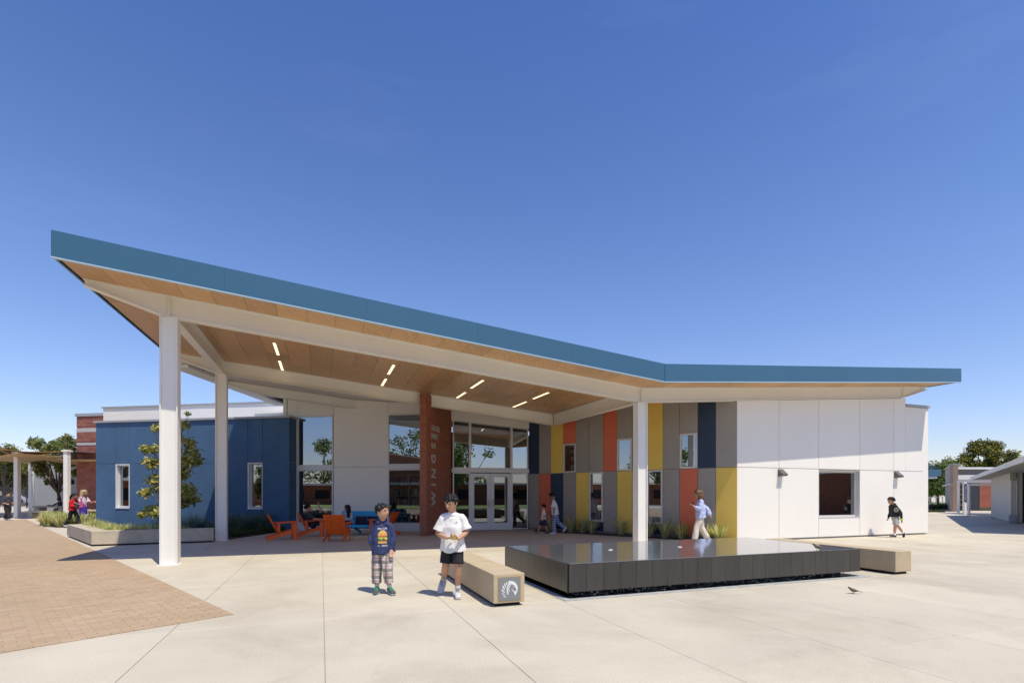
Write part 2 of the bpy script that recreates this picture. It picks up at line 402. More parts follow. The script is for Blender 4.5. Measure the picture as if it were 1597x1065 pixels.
# --- roof: two wings meeting in a valley
roofbody = MB()
TH = .44
def roofz(o): return lambda x, y: Sxy(x, y)+o
W_poly = [AB(-1.56, -1.12), AB(11.92, -1.12), AB(11.92, 14), AB(1.5, 14), Vector((-10.92, 24.6)), Vector((-11.47, 17.75))]
E_poly = [AB(11.92, -1.12), AB(24.81, -1.12), AB(24.81, 14), AB(11.92, 14)]
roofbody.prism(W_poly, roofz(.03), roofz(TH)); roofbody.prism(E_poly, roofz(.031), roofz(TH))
roof = roofbody.build('roof', mat('shade_dark_roof_body', (.05, .035, .025), .95), lib)
rt = MB(); rt.prism(W_poly, roofz(TH+.004), roofz(TH+.02)); rt.prism(E_poly, roofz(TH+.0045), roofz(TH+.0205)); rt.build('membrane', roof_m, roof)
# roof body coloured near-black as shade behind the plank gaps; planks hang 3 cm under it
def tbmax(ta):
    if ta < -1.4: return 7.6
    if ta < .5: return 7.74+(ta+1.48)*2.1
    if ta < 11.9: return 12.0
    if ta < 15.6: return 9.0
    return 1.1
white_soffit = mat('white_soffit_board', (.74, .71, .66), .7)
k = 0; ta = -1.52
while ta < 24.8:
    t1 = min(ta+.61, 11.92) if ta < 11.9 else min(ta+.61, 24.8)
    if ta < 11.9 < ta+.61: t1 = 11.92
    tb0 = -1.10; tbm = tbmax((ta+t1)/2); first = True
    while tb0 < tbm-.05:
        ln = (1.2 if k % 2 else 2.4) if first else 3.6
        first = False
        tb1 = min(tb0+ln, tbm)
        if tb0 < 6.1 < tb1-.01 and ta < 7: tb1 = 6.1
        # mitre to the valley is a plain butt joint
        p = [AB(ta+.0035, tb0+.002), AB(t1-.0035, tb0+.002), AB(t1-.0035, tb1-.002), AB(ta+.0035, tb1-.002)]
        m_ = MB(); e = random.uniform(0, .0015)
        m_.add([(*q_, Sxy(*q_)-e) for q_ in p]+[(*q_, Sxy(*q_)+.022) for q_ in p], [(3, 2, 1, 0), (4, 5, 6, 7), (0, 1, 5, 4), (1, 2, 6, 5), (2, 3, 7, 6), (3, 0, 4, 7)])
        m_.build('soffit_plank', wood_m if tb0 < 6.05 or ta > 7 else white_soffit, roof); tb0 = tb1
    ta = t1; k += 1
# --- fascia panels
def fascia(ta0, ta1, tb, front=True):
    m_ = MB(); o = .0012
    if front:
        p0, p1 = AB(ta0+o, tb-.04), AB(ta1-o, tb-.04); q0, q1 = AB(ta0+o, tb), AB(ta1-o, tb)
        m_.hexa([(*p0, S(ta0, tb)-.02), (*p1, S(ta1, tb)-.02), (*q1, S(ta1, tb)-.02), (*q0, S(ta0, tb)-.02),
                 (*p0, S(ta0, tb)+.465), (*p1, S(ta1, tb)+.465), (*q1, S(ta1, tb)+.465), (*q0, S(ta0, tb)+.465)])
    return m_
seams = [(-1.6, 1.22), (1.22, 4.0), (4.0, 6.55), (6.55, 9.05), (9.05, 11.915)]
seams += [(11.925, 13.9), (13.9, 16.4), (16.4, 19.0), (19.0, 21.6), (21.6, 24.85)]
for s0, s1 in seams:
    f_ = fascia(s0, s1, -1.12).build('fascia_panel', fascia_m, roof)
    d_ = MB(); p0, p1, q0, q1 = AB(s0, -1.172), AB(s1, -1.172), AB(s0, -1.09), AB(s1, -1.09)
    z0, z1 = S(s0, -1.15), S(s1, -1.15)
    d_.hexa([(*p0, z0-.042), (*p1, z1-.042), (*q1, z1-.042), (*q0, z0-.042), (*p0, z0-.024), (*p1, z1-.024), (*q1, z1-.024), (*q0, z0-.024)])
    d_.build('drip_edge', drip_m, roof)
for t_, y0, y1 in ((-1.6, -1.12, 7.7), (24.85, -1.12, 14)):
    m_ = MB(); n = 3
    for i in range(n):
        b0_, b1_ = y0+(y1-y0)*i/n+.003, y0+(y1-y0)*(i+1)/n-.003; s_ = .04 if t_ < 0 else -.04
        P = [AB(t_, b0_), AB(t_+s_, b0_), AB(t_+s_, b1_), AB(t_, b1_)]
        m2 = MB(); m2.hexa([(*q_, Sxy(*q_)-.02) for q_ in P]+[(*q_, Sxy(*q_)+.465) for q_ in P]); m2.build('fascia_panel', fascia_m, roof)
# --- steel beams (I sections, tapered ends)
def ibeam(stations, fw=.2, name='beam'):
    """stations: (xy, top z, depth)"""
    m_ = MB(); tf = .022
    for (p, z, d), (p2, z2, d2) in zip(stations[:-1], stations[1:]):
        dr = (p2-p).normalized(); L_ = (p2-p).length
        m_.obox(p, dr, 0, L_, -.008, .008, z-d+tf, z-tf, z1b=z2-tf, z0b=z2-d2+tf)
        m_.obox(p, dr, 0, L_, -fw/2, fw/2, z-tf, z, z1b=z2, z0b=z2-tf)
        m_.obox(p, dr, 0, L_, -fw/2, fw/2, z-d, z-d+tf, z1b=z2-d2+tf, z0b=z2-d2)
    return m_.build(name, white_steel, lib)
def stiff(p, dr, z, d, fw=.19, bolts=True):
    m_ = MB(); m_.obox(p, dr, -.008, .008, -fw/2, fw/2, z-d+.022, z-.022)
    if bolts:
        n_ = Vector((dr.y, -dr.x))
        for i in range(5):
            for sg in (-1, 1):
                c = p+dr*.05*sg; zz = z-d+.07+i*(d-.13)/4
                for w_ in (-.02, .008): m_.obox(c, dr, -.011, .011, w_, w_+.012, zz-.011, zz+.011)
    m_.build('stiffener', white_steel, lib)
def st(ta, tb, d, o=0.0): return (AB(ta, tb), S(ta, tb)-.002-o, d)
ibeam([st(-1.50, 0, .13), st(-.12, 0, .46), st(11.92, 0, .43)])
ibeam([st(11.92, 0, .43), st(23.45, 0, .41), st(24.78, 0, .12)])
ibeam([st(-1.35, 6.1, .13), st(-.12, 6.1, .44), st(11.92, 6.1, .44)])
ibeam([st(0, .11, .44), st(0, 5.99, .44)])
ibeam([st(11.92, .11, .43), st(11.92, 5.99, .44)])
for s_ in ((0, 0, .45), (11.92, 0, .43), (23.45, 0, .41), (-.0, 6.1, .44)):
    stiff(AB(s_[0], s_[1]), A, S(s_[0], s_[1]), s_[2])
# diagonal edge beam to the wall's end post, and the third beam running into the wall
W0 = Vector((-9.28, 22.1)); WD = rot(-9.6)
e0, e1 = Vector((-11.45, 17.80)), Vector((-10.90, 24.5)); b3 = Vector((-9.87, 20.45))
m_ = MB(); ed_ = (e1-e0).normalized(); el_ = (e1-e0).length
m_.obox(e0, ed_, 0, el_, -.40, .22, Sxy(*e0)-.12, Sxy(*e0)-.03, z1b=Sxy(*e1)-.03, z0b=Sxy(*e1)-.12); m_.build('edge_trim', white_steel, lib)
m_ = MB(); m_.obox(e0, ed_, 0, el_, -.035, .0, Sxy(*e0)-.028, Sxy(*e0)+.46, z1b=Sxy(*e1)+.46, z0b=Sxy(*e1)-.028); m_.build('fascia_panel', fascia_m, roof)
b3s = b3-A*1.55
b3e = b3+A*3.9
ibeam([(b3s, Sxy(*b3s)-.03, .12), (b3, Sxy(*b3)-.03, .37), (b3e, Sxy(*b3e)-.03, .37)], .16)
# --- columns (wide-flange, web parallel to the front beam)
def column(ta, tb, zt):
    o = AB(ta, tb); m_ = MB()
    m_.obox(o, A, -.165, -.140, -.14, .14, 0, zt); m_.obox(o, A, .140, .165, -.14, .14, 0, zt)
    m_.obox(o, A, -.140, .140, .075, .095, 0, zt)
    m_.obox(o, A, -.140, .140, -.095, -.075, 0, zt)
    c_ = m_.build('column', white_steel, lib, bevel=.003)
    m_ = MB(); m_.obox(o, A, -.20, .20, -.18, .18, .0006, .016); m_.build('base_plate', white_steel, c_)
column(0, 0, S(0, 0)-.465); column(11.92, 0, S(11.92, 0)-.435); column(0, 6.1, S(0, 6.1)-.445)

# --- wall builder
def wall_part(name, o, d, L_, zt0, zt1, m, th=.25, back=.03, zb=0.0, parent=lib):
    b_ = MB(); b_.obox(o, d, 0, L_, -back-th, -back, zb, zt0, z1b=zt1); return b_.build(name, m, parent)
def wpanel(parent, o, d, u0, u1, z0, zt0, zt1, m, w=0.0, th=.03, gap=.008, name='wall_panel'):
    b_ = MB(); sl_ = (zt1-zt0)/(u1-u0); b_.obox(o, d, u0+gap, u1-gap, w-th, w, z0+gap, zt0-gap+sl_*gap, z1b=zt1-gap-sl_*gap)
    return b_.build(name, m, parent, bevel=.003)
def window(parent, o, d, u0, u1, z0, z1, z1b=None, fw=.05, dep=.09, w=.012, gm=glass, name='window', recess=.03, fm=None, muntins=()):
    """frame with its pane as a sub-part"""
    z1b = z1 if z1b is None else z1b; fm = fm or frame_m
    f_ = MB(); sl_ = (z1b-z1)/(u1-u0)
    f_.obox(o, d, u0, u1, w-dep, w, z0, z0+fw)
    f_.obox(o, d, u0, u1, w-dep, w, z1-fw, z1, z1b=z1b, z0b=z1b-fw)
    f_.obox(o, d, u0, u0+fw, w-dep, w-.001, z0+fw, z1-fw+sl_*0, z1b=z1-fw+sl_*fw)
    f_.obox(o, d, u1-fw, u1, w-dep, w-.001, z0+fw, z1b-fw-sl_*fw, z1b=z1b-fw)
    for mu in muntins:
        zt = z1-fw+sl_*(mu-u0); f_.obox(o, d, mu-fw/2, mu+fw/2, w-dep, w-.002, z0+fw, zt)
    f = f_.build(name, fm, parent)
    g_ = MB(); g_.obox(o, d, u0+fw-.005, u1-fw+.005, w-recess-.008, w-recess, z0+fw-.005, z1-fw+.004, z1b=z1b-fw+.004)
    g_.build('pane', gm, f); return f
# --- white wall at the right (facing the fountain)
Ew = Vector((7.17, 16.46))-B*.07; wl = 24.85-15.52
us = [0]+[u_at(Ew, A, p) for p in (1215, 1277, 1341, 1394, 1412.5)]+[wl]
JZ = 2.39
def ztop(u, o=Ew, d=A, off=-.425): p = o+d*u; return Sxy(*p)+off
ww = empty('white_wall', (*Ew, 0), parent=None); ww.parent = lib; ww.matrix_parent_inverse = pm(lib)
bw = MB()
wu0, wu1, wz0, wz1 = us[2]+.0, us[3]-.0, .72, JZ-.03
for (u0, u1, z0, z1, z1b) in ((0.02, wu0, .07, ztop(0), ztop(wu0)), (wu1, us[5], .07, ztop(wu1), ztop(us[5])), (wu0, wu1, .07, wz0, wz0), (wu0, wu1, wz1, ztop(wu0), ztop(wu1)), (us[5], wl, .07, 4.80, 4.80)):
    bw.obox(Ew, A, u0, u1, -.28, -.032, z0, z1, z1b=z1b)
bw.obox(Ew, A, .03, wl-.03, -.27, -.06, 0, .07)
bw.build('backing', reveal_w, ww)
for i in range(5):
    u0, u1 = us[i], us[i+1]
    wpanel(ww, Ew, A, u0, u1, JZ, ztop(u0), ztop(u1), stucco_w)
    if i == 2:
        wpanel(ww, Ew, A, u0, u1, .05, wz0, wz0, stucco_w)
    else:
        wpanel(ww, Ew, A, u0, u1 if i < 4 else wl, .05, JZ, JZ, stucco_w)
wpanel(ww, Ew, A, us[5]-.008, wl, JZ, 4.80, 4.80, stucco_w)
cp_ = MB(); cp_.obox(Ew, A, us[5], wl+.05, -.32, .05, 4.802, 4.90); cp_.build('parapet_coping', coping_m, lib)
# right end wall going back, set 2 mm behind
bw = MB(); o_ = Ew+A*wl; bw.obox(o_, B, .002, 12, -.3, 0, .05, 4.80); bw.build('side_wall', stucco_w, lib)
# square window in a deep jamb
jb = MB(); jz = .012
jb.obox(Ew, A, wu1-.012, wu1-.0, -.30, .0, wz0, wz1-.02); jb.obox(Ew, A, wu0, wu0+.012, -.30, .0, wz0, wz1-.02)
jb.obox(Ew, A, wu0, wu1, -.30, .015, wz0-.01, wz0+.012); jb.obox(Ew, A, wu0, wu1, -.30, 0, wz1-.015, wz1)
jb.build('window_jamb', frame_m, ww)
sqw = window(ww, Ew, A, wu0+.014, wu1-.014, wz0+.014, wz1-.018, fw=.055, w=-.13, gm=glass)
reflect_m = mat('maroon_brick_reflection', (.085, .022, .018), .8, .3, 3)  # added sheet behind the pane, its maroon stands in for mirrored brick
bl = MB(); bl.obox(Ew, A, wu0+.05, wu1-.05, -.26, -.25, wz0, wz1); bl.build('pane_backing', reflect_m, ww)
# --- coloured panel wall
Cw = Vector((.73, 22.2)); CL = (Ew-Cw).length; CD = (Ew-Cw).normalized()
pxb = [20, 88, 165, 248, 333, 420, 514, 606, 706, 804, 911, 1022, 1143, 1262, 1388]
uc = [u_at(Cw, CD, 820+p/4.261) for p in pxb]; uc[0] = 0; uc[-1] = CL
cw = empty('coloured_wall', (*Cw, 0)); cw.parent = lib; cw.matrix_parent_inverse = pm(lib)
cz = lambda u: Sxy(*(Cw+CD*u))-(.01 if u < CL-.75 else .01+.42*(u-CL+.75)/.75)
up = ['navy', 'grey', 'yellow', 'red', 'grey', 'grey', 'red', 'grey', 'navy', 'yellow', 'grey', 'grey', 'navy', 'grey']
lo = ['grey', 'red', 'navy', 'grey', 'yellow', None, 'grey', 'yellow', 'grey', None, 'grey', 'red', 'grey', 'yellow']
bk = MB()
wins_up = {3: 3.57, 7: 3.6, 11: 3.6}
for i in range(14):
    u0, u1 = uc[i], uc[i+1]
    if i in wins_up:
        bk.obox(Cw, CD, u0, u1, -.25, -.033, wins_up[i], cz(u0), z1b=cz(u1)); bk.obox(Cw, CD, u0, u1, -.25, -.033, .08, JZ+.01)
    elif lo[i] is None:
        bk.obox(Cw, CD, u0, u1, -.25, -.033, JZ, cz(u0), z1b=cz(u1)); bk.obox(Cw, CD, u0, u1, -.25, -.033, .08, .48)
    else: bk.obox(Cw, CD, u0, u1, -.25, -.033, .08, cz(u0), z1b=cz(u1))
bk.build('backing', reveal_w, cw)
for i in range(14):
    u0, u1 = uc[i], uc[i+1]
    zb = wins_up.get(i, JZ+.004)
    wpanel(cw, Cw, CD, u0, u1, zb, cz(u0), cz(u1), pan[up[i]])
    if i in wins_up: window(cw, Cw, CD, u0+.01, u1-.01, JZ+.012, wins_up[i]-.006, fw=.06, w=.02)
    if lo[i]: wpanel(cw, Cw, CD, u0, u1, .10, JZ, JZ, pan[lo[i]])
    else:
        window(cw, Cw, CD, u0+.01, u1-.01, .47, JZ-.006, fw=.06, w=.02)
        wpanel(cw, Cw, CD, u0, u1, .10, .46, .46, pan['navy'])
cb = MB(); cb.obox(Cw, CD, .05, CL, -.25, -.015, 0, .10); cb.build('wall_curb', curb_m, cw)
# --- brick blade wall with the letters
PB0 = Vector((-3.11, 18.7)); PB1 = Vector((-2.52, 21.5)); PD = (PB1-PB0).normalized(); PL = (PB1-PB0).length
PN = Vector((PD.y, -PD.x))      # outward normal of the lettered face (towards the doors)
BT = .27
pil = MB(); core = .012
zz = lambda p: Sxy(*p)-.01
q = [PB0+PD*core-PN*core, PB1-PN*core, PB1-PN*(BT-core), PB0+PD*core-PN*(BT-core)]
pil.prism(q, 0, lambda x, y: Sxy(x, y)-.01)
pillar = pil.build('brick_wall', mortar_m, lib)
BV, BF, BTint = [], [], []
bm_ = MB(); zc = .0677; nb = int(5.4/zc)
def bt_():
    t = random.random(); k_ = random.uniform(.88, 1.08)
    c = (.37, .135, .08) if t < .6 else ((.39, .15, .09) if t < .85 else (.34, .12, .072))
    return tuple(x*k_ for x in c)
for r_ in range(nb):
    z0, z1 = r_*zc+.004, (r_+1)*zc-.0055
    off = (r_ % 2)*.105
    u = -off
    while u < PL:
        u0, u1 = max(u, 0)+.0045, min(u+.21, PL)-.0045
        if u1-u0 > .02:
            j = random.uniform(-.001, .001)
            if z1 < zz(PB0+PD*u1): bm_.obox(PB0, PD, u0, u1, -.012, .0+j, z0, z1, tint=bt_())
            if u0 > .02 and z1 < zz(PB0+PD*u1): bm_.obox(PB0-PN*BT, PD, u0, u1, 0, .012, z0, z1, tint=bt_())
        u += .21
    if z1 < zz(PB0):
        cuts = [0, BT*.5, BT] if r_ % 2 else [0, BT*.25, BT*.75, BT]
        for c0, c1 in zip(cuts[:-1], cuts[1:]):
            bm_.obox(PB0-PN*BT, PN, c0+.0045, c1-.0045, 0, .0122, z0, z1, tint=bt_())
bm_.build('bricks', brick_attr, pillar, kind='stuff')
# steel letters
letter_m = mat('brushed_steel_letters', (.56, .53, .50), .45, metal=.15)
def text_mesh(body, depth, bold=.0):
    cu = bpy.data.curves.new('txt', 'FONT'); cu.body = body; cu.extrude = depth/2; cu.offset = bold; cu.resolution_u = 4
    ob = bpy.data.objects.new('txt', cu); COL.objects.link(ob); dg = bpy.context.evaluated_depsgraph_get(); dg.update()
    me = bpy.data.meshes.new_from_object(ob.evaluated_get(dg)); bpy.data.objects.remove(ob); me.materials.clear(); return me
def place_letters(body, u0, z0, vec_run, vec_up, run_len, cap, name='letter', bold=.022, wide=1.0):
    """each letter is a mesh of its own; run and up are 3-d directions on the face"""
    ws = []; ms = []
    for ch in body:
        me = text_mesh(ch, .05, bold); co = np.array([v.co[:] for v in me.vertices]); mn, mx = co.min(0), co.max(0)
        ms.append((me, mn, mx)); ws.append((mx-mn)[0])
    tot = sum(ws)*wide; gap = (run_len/cap*.72-tot)/max(1, len(body)-1); s_ = cap/.72
    base = PB0+PD*u0; x = 0; nrm = Vector((PN.x, PN.y, 0)); org = Vector((*base, z0))+nrm*.018
    for (me, mn, mx), w_ in zip(ms, ws):
        M = Matrix((Vector(vec_run)*s_*wide, Vector(vec_up)*s_, nrm*.5)).transposed()
        h_ = mx[1]-mn[1]
        for v in me.vertices:
            p = Vector(((v.co.x-mn[0])+x/wide, (v.co.y-mn[1])*(.72/h_ if h_ > .3 else 1), v.co.z)); v.co = org+M @ p
        x += w_*wide+gap
        me.materials.append(letter_m); o = bpy.data.objects.new(name, me); COL.objects.link(o); o.parent = pillar; o.matrix_parent_inverse = pm(pillar)
place_letters('WINGS', .86, 1.08, (0, 0, 1), (-PD.x, -PD.y, 0), 2.38, .42, wide=.86)
place_letters('GEISLER', .44, 3.92, (PD.x, PD.y, 0), (0, 0, 1), .86, .20, wide=.75, bold=.004)
place_letters('FAMILY', .44, 3.62, (PD.x, PD.y, 0), (0, 0, 1), .70, .20, wide=.75, bold=.004)

# --- entrance wall: double door, side lights, transoms
Dw = Vector((-2.52, 21.3)); DD = (Cw-Dw).normalized(); DL = (Cw-Dw).length
ud = [0.06]+[u_at(Dw, DD, p) for p in (733, 765.2, 797.8)]+[DL-.03]
ent = empty('entrance_front', (*Dw, 0)); ent.parent = lib; ent.matrix_parent_inverse = pm(lib)
bz0, bz1 = 2.44, 2.60
tz = lambda u: 4.62+(4.36-4.62)*u/DL
window(ent, Dw, DD, ud[0], ud[1], .03, bz0, fw=.05, gm=glass2); window(ent, Dw, DD, ud[3], ud[4], .03, bz0, fw=.05, gm=glass2)
for (u0, u1) in ((ud[0], ud[1]), (ud[1], ud[3]), (ud[3], ud[4])):
    window(ent, Dw, DD, u0, u1, bz1, tz(u0), tz(u1), fw=.05)
m_ = MB(); m_.obox(Dw, DD, 0, DL, -.12, .06, bz0+.002, bz1-.002); m_.build('door_header', doorw_m, ent, bevel=.006)
m_ = MB(); m_.obox(Dw, DD, 0, DL, -.14, .03, tz(0)+.002, Sxy(*Dw)-.01, z1b=Sxy(*Cw)-.01, z0b=tz(DL)+.002); m_.build('header_wall', stucco_w, ent)
for k_, (u0, u1) in enumerate(((ud[1]+.03, ud[2]-.004), (ud[2]+.004, ud[3]-.03))):
    f = MB(); o, d = Dw, DD; z1 = bz0-.03
    f.obox(o, d, u0, u0+.15, -.05, .005, .02, z1); f.obox(o, d, u1-.15, u1, -.05, .005, .02, z1)
    f.obox(o, d, u0+.15, u1-.15, -.05, .004, .02, .32); f.obox(o, d, u0+.15, u1-.15, -.05, .004, z1-.15, z1)
    dr = f.build('door', doorw_m, ent, bevel=.003)
    g_ = MB(); g_.obox(o, d, u0+.145, u1-.145, -.028, -.02, .315, z1-.145); g_.build('pane', glass2, dr)
    h = MB(); hu = u1-.08 if k_ == 0 else u0+.08
    P = lambda u, w_, z: (*(Dw+DD*u+Vector((DD.y, -DD.x))*w_), z)
    s1 = -.0 
    h.tube([P(hu, .0, 1.0), P(hu, .07, 1.0), P(hu, .07, 1.3), P(hu, .0, 1.3)], [.014]*4, 8); h.build('handle', steel_m, dr, smooth=True)
for u_ in (ud[1], ud[3]):
    m_ = MB(); m_.obox(Dw, DD, u_-.028, u_+.028, -.10, .02, 0, bz0); m_.build('door_jamb', doorw_m, ent)
# --- white wall between the blue wing and the brick blade
WL = u_at(W0, WD, 655)+.30
gw = empty('gathering_wall', (*W0, 0)); gw.parent = lib; gw.matrix_parent_inverse = pm(lib)
wz = lambda u: Sxy(*(W0+WD*u))-.01
uA0, uA1 = u_at(W0, WD, 464.5), u_at(W0, WD, 519.5); uB0 = u_at(W0, WD, 605); uB1 = WL
uL = u_at(W0, WD, 448)
bk = MB()
bk.obox(W0, WD, uL, uA0, -.25, -.033, 0, wz(uL), z1b=wz(uA0)); bk.obox(W0, WD, uA1, uB0, -.25, -.033, 0, wz(uA1), z1b=wz(uB0))
for u0, u1, zt in ((uA0, uA1, 4.88), (uB0, uB1, 4.86)):
    bk.obox(W0, WD, u0, u1, -.25, -.033, zt, wz(u0), z1b=wz(u1)); bk.obox(W0, WD, u0, u1, -.25, -.033, 0, .28)
bk.build('backing', reveal_w, gw)
wpanel(gw, W0, WD, uL, uA0, .0, wz(uL), wz(uA0), stucco_w)
um = u_at(W0, WD, 521)
wpanel(gw, W0, WD, uA0, uA1+.02, 4.88, wz(uA0), wz(uA1), stucco_w)
wpanel(gw, W0, WD, uA1+.02, uB0, 2.67, wz(uA1), wz(uB0), stucco_w); wpanel(gw, W0, WD, uA1+.02, uB0, .0, 2.67, 2.67, stucco_w)
wpanel(gw, W0, WD, uB0, uB1, 4.86, wz(uB0), wz(uB1), stucco_w)
for u0, u1, zt in ((uA0, uA1, 4.88), (uB0, uB1, 4.86)):
    window(gw, W0, WD, u0, u1, 2.74, zt-.004, fw=.05, w=.02); window(gw, W0, WD, u0, u1, .30, 2.57, fw=.05, w=.02, gm=glass3 if u0 == uB0 else glass)
    m_ = MB(); m_.obox(W0, WD, u0-.02, u1+.02, -.1, .06, 2.575, 2.735); m_.build('window_band', doorw_m, gw, bevel=.005)
    m_ = MB(); m_.obox(W0, WD, u0, u1, -.1, .035, .0, .295); m_.build('window_sill', doorw_m, gw, bevel=.004)
m_ = MB(); m_.obox(W0, WD, uL-.16, uL-.005, -.2, .05, 0, Sxy(-9.7, 22.2)-.05); m_.build('end_post', white_steel, lib)
# --- interior shell: floor, rear walls (dark room seen through the glass)
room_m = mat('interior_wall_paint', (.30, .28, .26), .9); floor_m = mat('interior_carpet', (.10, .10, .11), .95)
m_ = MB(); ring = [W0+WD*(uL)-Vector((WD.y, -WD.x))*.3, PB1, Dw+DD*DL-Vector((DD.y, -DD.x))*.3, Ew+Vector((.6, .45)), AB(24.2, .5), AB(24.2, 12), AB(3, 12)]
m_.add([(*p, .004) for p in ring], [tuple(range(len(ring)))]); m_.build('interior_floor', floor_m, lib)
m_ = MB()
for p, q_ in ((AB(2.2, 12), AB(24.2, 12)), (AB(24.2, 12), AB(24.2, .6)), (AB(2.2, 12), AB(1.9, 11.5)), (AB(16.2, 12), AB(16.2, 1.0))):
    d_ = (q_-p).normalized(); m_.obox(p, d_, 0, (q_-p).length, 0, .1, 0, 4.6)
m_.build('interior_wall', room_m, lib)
# --- blue wing
BW1 = Vector((-9.375, 21.6)); BD = rot(-9.6)
uw = [-u_at(BW1, -BD, p) for p in (149.4, 180.5, 202, 293.6, 386.5, 409.5)]+[0]
bwg = empty('blue_wing', (*BW1, 0)); bwg.parent = lib; bwg.matrix_parent_inverse = pm(lib)
bo = BW1; TOPB = 4.74; JB_ = 2.89
bk = MB()
for i in range(6):
    u0, u1 = uw[i], uw[i+1]
    if i in (1, 4): bk.obox(bo, BD, u0, u1, -.25, -.033, 0, .88); bk.obox(bo, BD, u0, u1, -.25, -.033, JB_, TOPB)
    else: bk.obox(bo, BD, u0+(.03 if i == 0 else 0), u1-(.03 if i == 5 else 0), -.25, -.033, 0, TOPB)
bk.build('backing', reveal_b, bwg)
for i in range(6):
    u0, u1 = uw[i], uw[i+1]
    wpanel(bwg, bo, BD, u0, u1, JB_, TOPB, TOPB, stucco_b)
    if i in (1, 4):
        wpanel(bwg, bo, BD, u0, u1, 0, .89, .89, stucco_b)
        j_ = MB(); j_.obox(bo, BD, u0, u0+.05, -.22, .01, .90, JB_-.01); j_.obox(bo, BD, u1-.03, u1, -.22, .01, .90, JB_-.01)
        j_.obox(bo, BD, u0, u1, -.22, .03, .89, .95); j_.obox(bo, BD, u0+.05, u1-.03, -.22, 0, JB_-.06, JB_-.01); j_.build('window_jamb', doorw_m, bwg)
        window(bwg, bo, BD, u0+.052, u1-.032, .955, JB_-.065, fw=.045, w=-.12)
        b_ = MB(); b_.obox(bo, BD, u0+.05, u1-.03, -.5, -.48, .9, JB_); b_.build('pane_backing', mat('tan_roller_blind' if i == 4 else 'dark_roller_blind', (.22, .17, .12) if i == 4 else (.03, .025, .022), .9), bwg)
    else: wpanel(bwg, bo, BD, u0, u1, 0, JB_, JB_, stucco_b)
SDir = rot(80.4)
m_ = MB()
m2 = MB()
for z0, z1 in ((0, JB_), (JB_, TOPB)): wpanel(bwg, BW1+SDir*.032, SDir, 0, .62, z0, z1, z1, stucco_b, w=0)
m_ = MB(); m_.obox(BW1+BD*uw[0], SDir, 0.05, 5, 0, .3, 0, TOPB); m_.build('side_wall', stucco_b, bwg)
P4 = [bo+BD*(uw[0]-.07)-SDir*.07, bo+BD*.07-SDir*.07, bo+BD*.07+SDir*.5, bo+BD*(uw[0]-.07)+SDir*5]
m_ = MB(); m_.prism([bo+BD*(uw[0]-.07)-SDir*.07, bo+BD*.07-SDir*.07, bo+BD*.07+SDir*.62, bo+BD*(-.6)+SDir*5.2, bo+BD*(uw[0]-.07)+SDir*5.2], 4.742, 4.83); m_.build('parapet_coping', coping_m, bwg)
# white clerestory box standing back on the wing
m_ = MB(); cl0 = bo+SDir*4.6
uu0, uu1 = -u_at(cl0, -BD, 161), -u_at(cl0, -BD, 452)
m_.obox(cl0, BD, uu0, uu1, -5, 0, 3, 6.30); m_.build('rear_parapet_wall', stucco_w, lib)
m_ = MB(); m_.obox(cl0, BD, uu0-.06, uu1+.06, -5.05, .06, 6.302, 6.38); m_.build('parapet_coping', coping_m, lib)
m_ = MB(); u0_ = -u_at(cl0-SDir*1.3, -BD, 397); m_.obox(cl0-SDir*1.3, BD, u0_, -.3, -1, 0, 4.6, 5.52); m_.obox(cl0-SDir*1.3, BD, u0_-.04, -.28, -1, .04, 5.522, 5.58, 0); m_.build('rear_parapet_wall', stucco_w, lib)

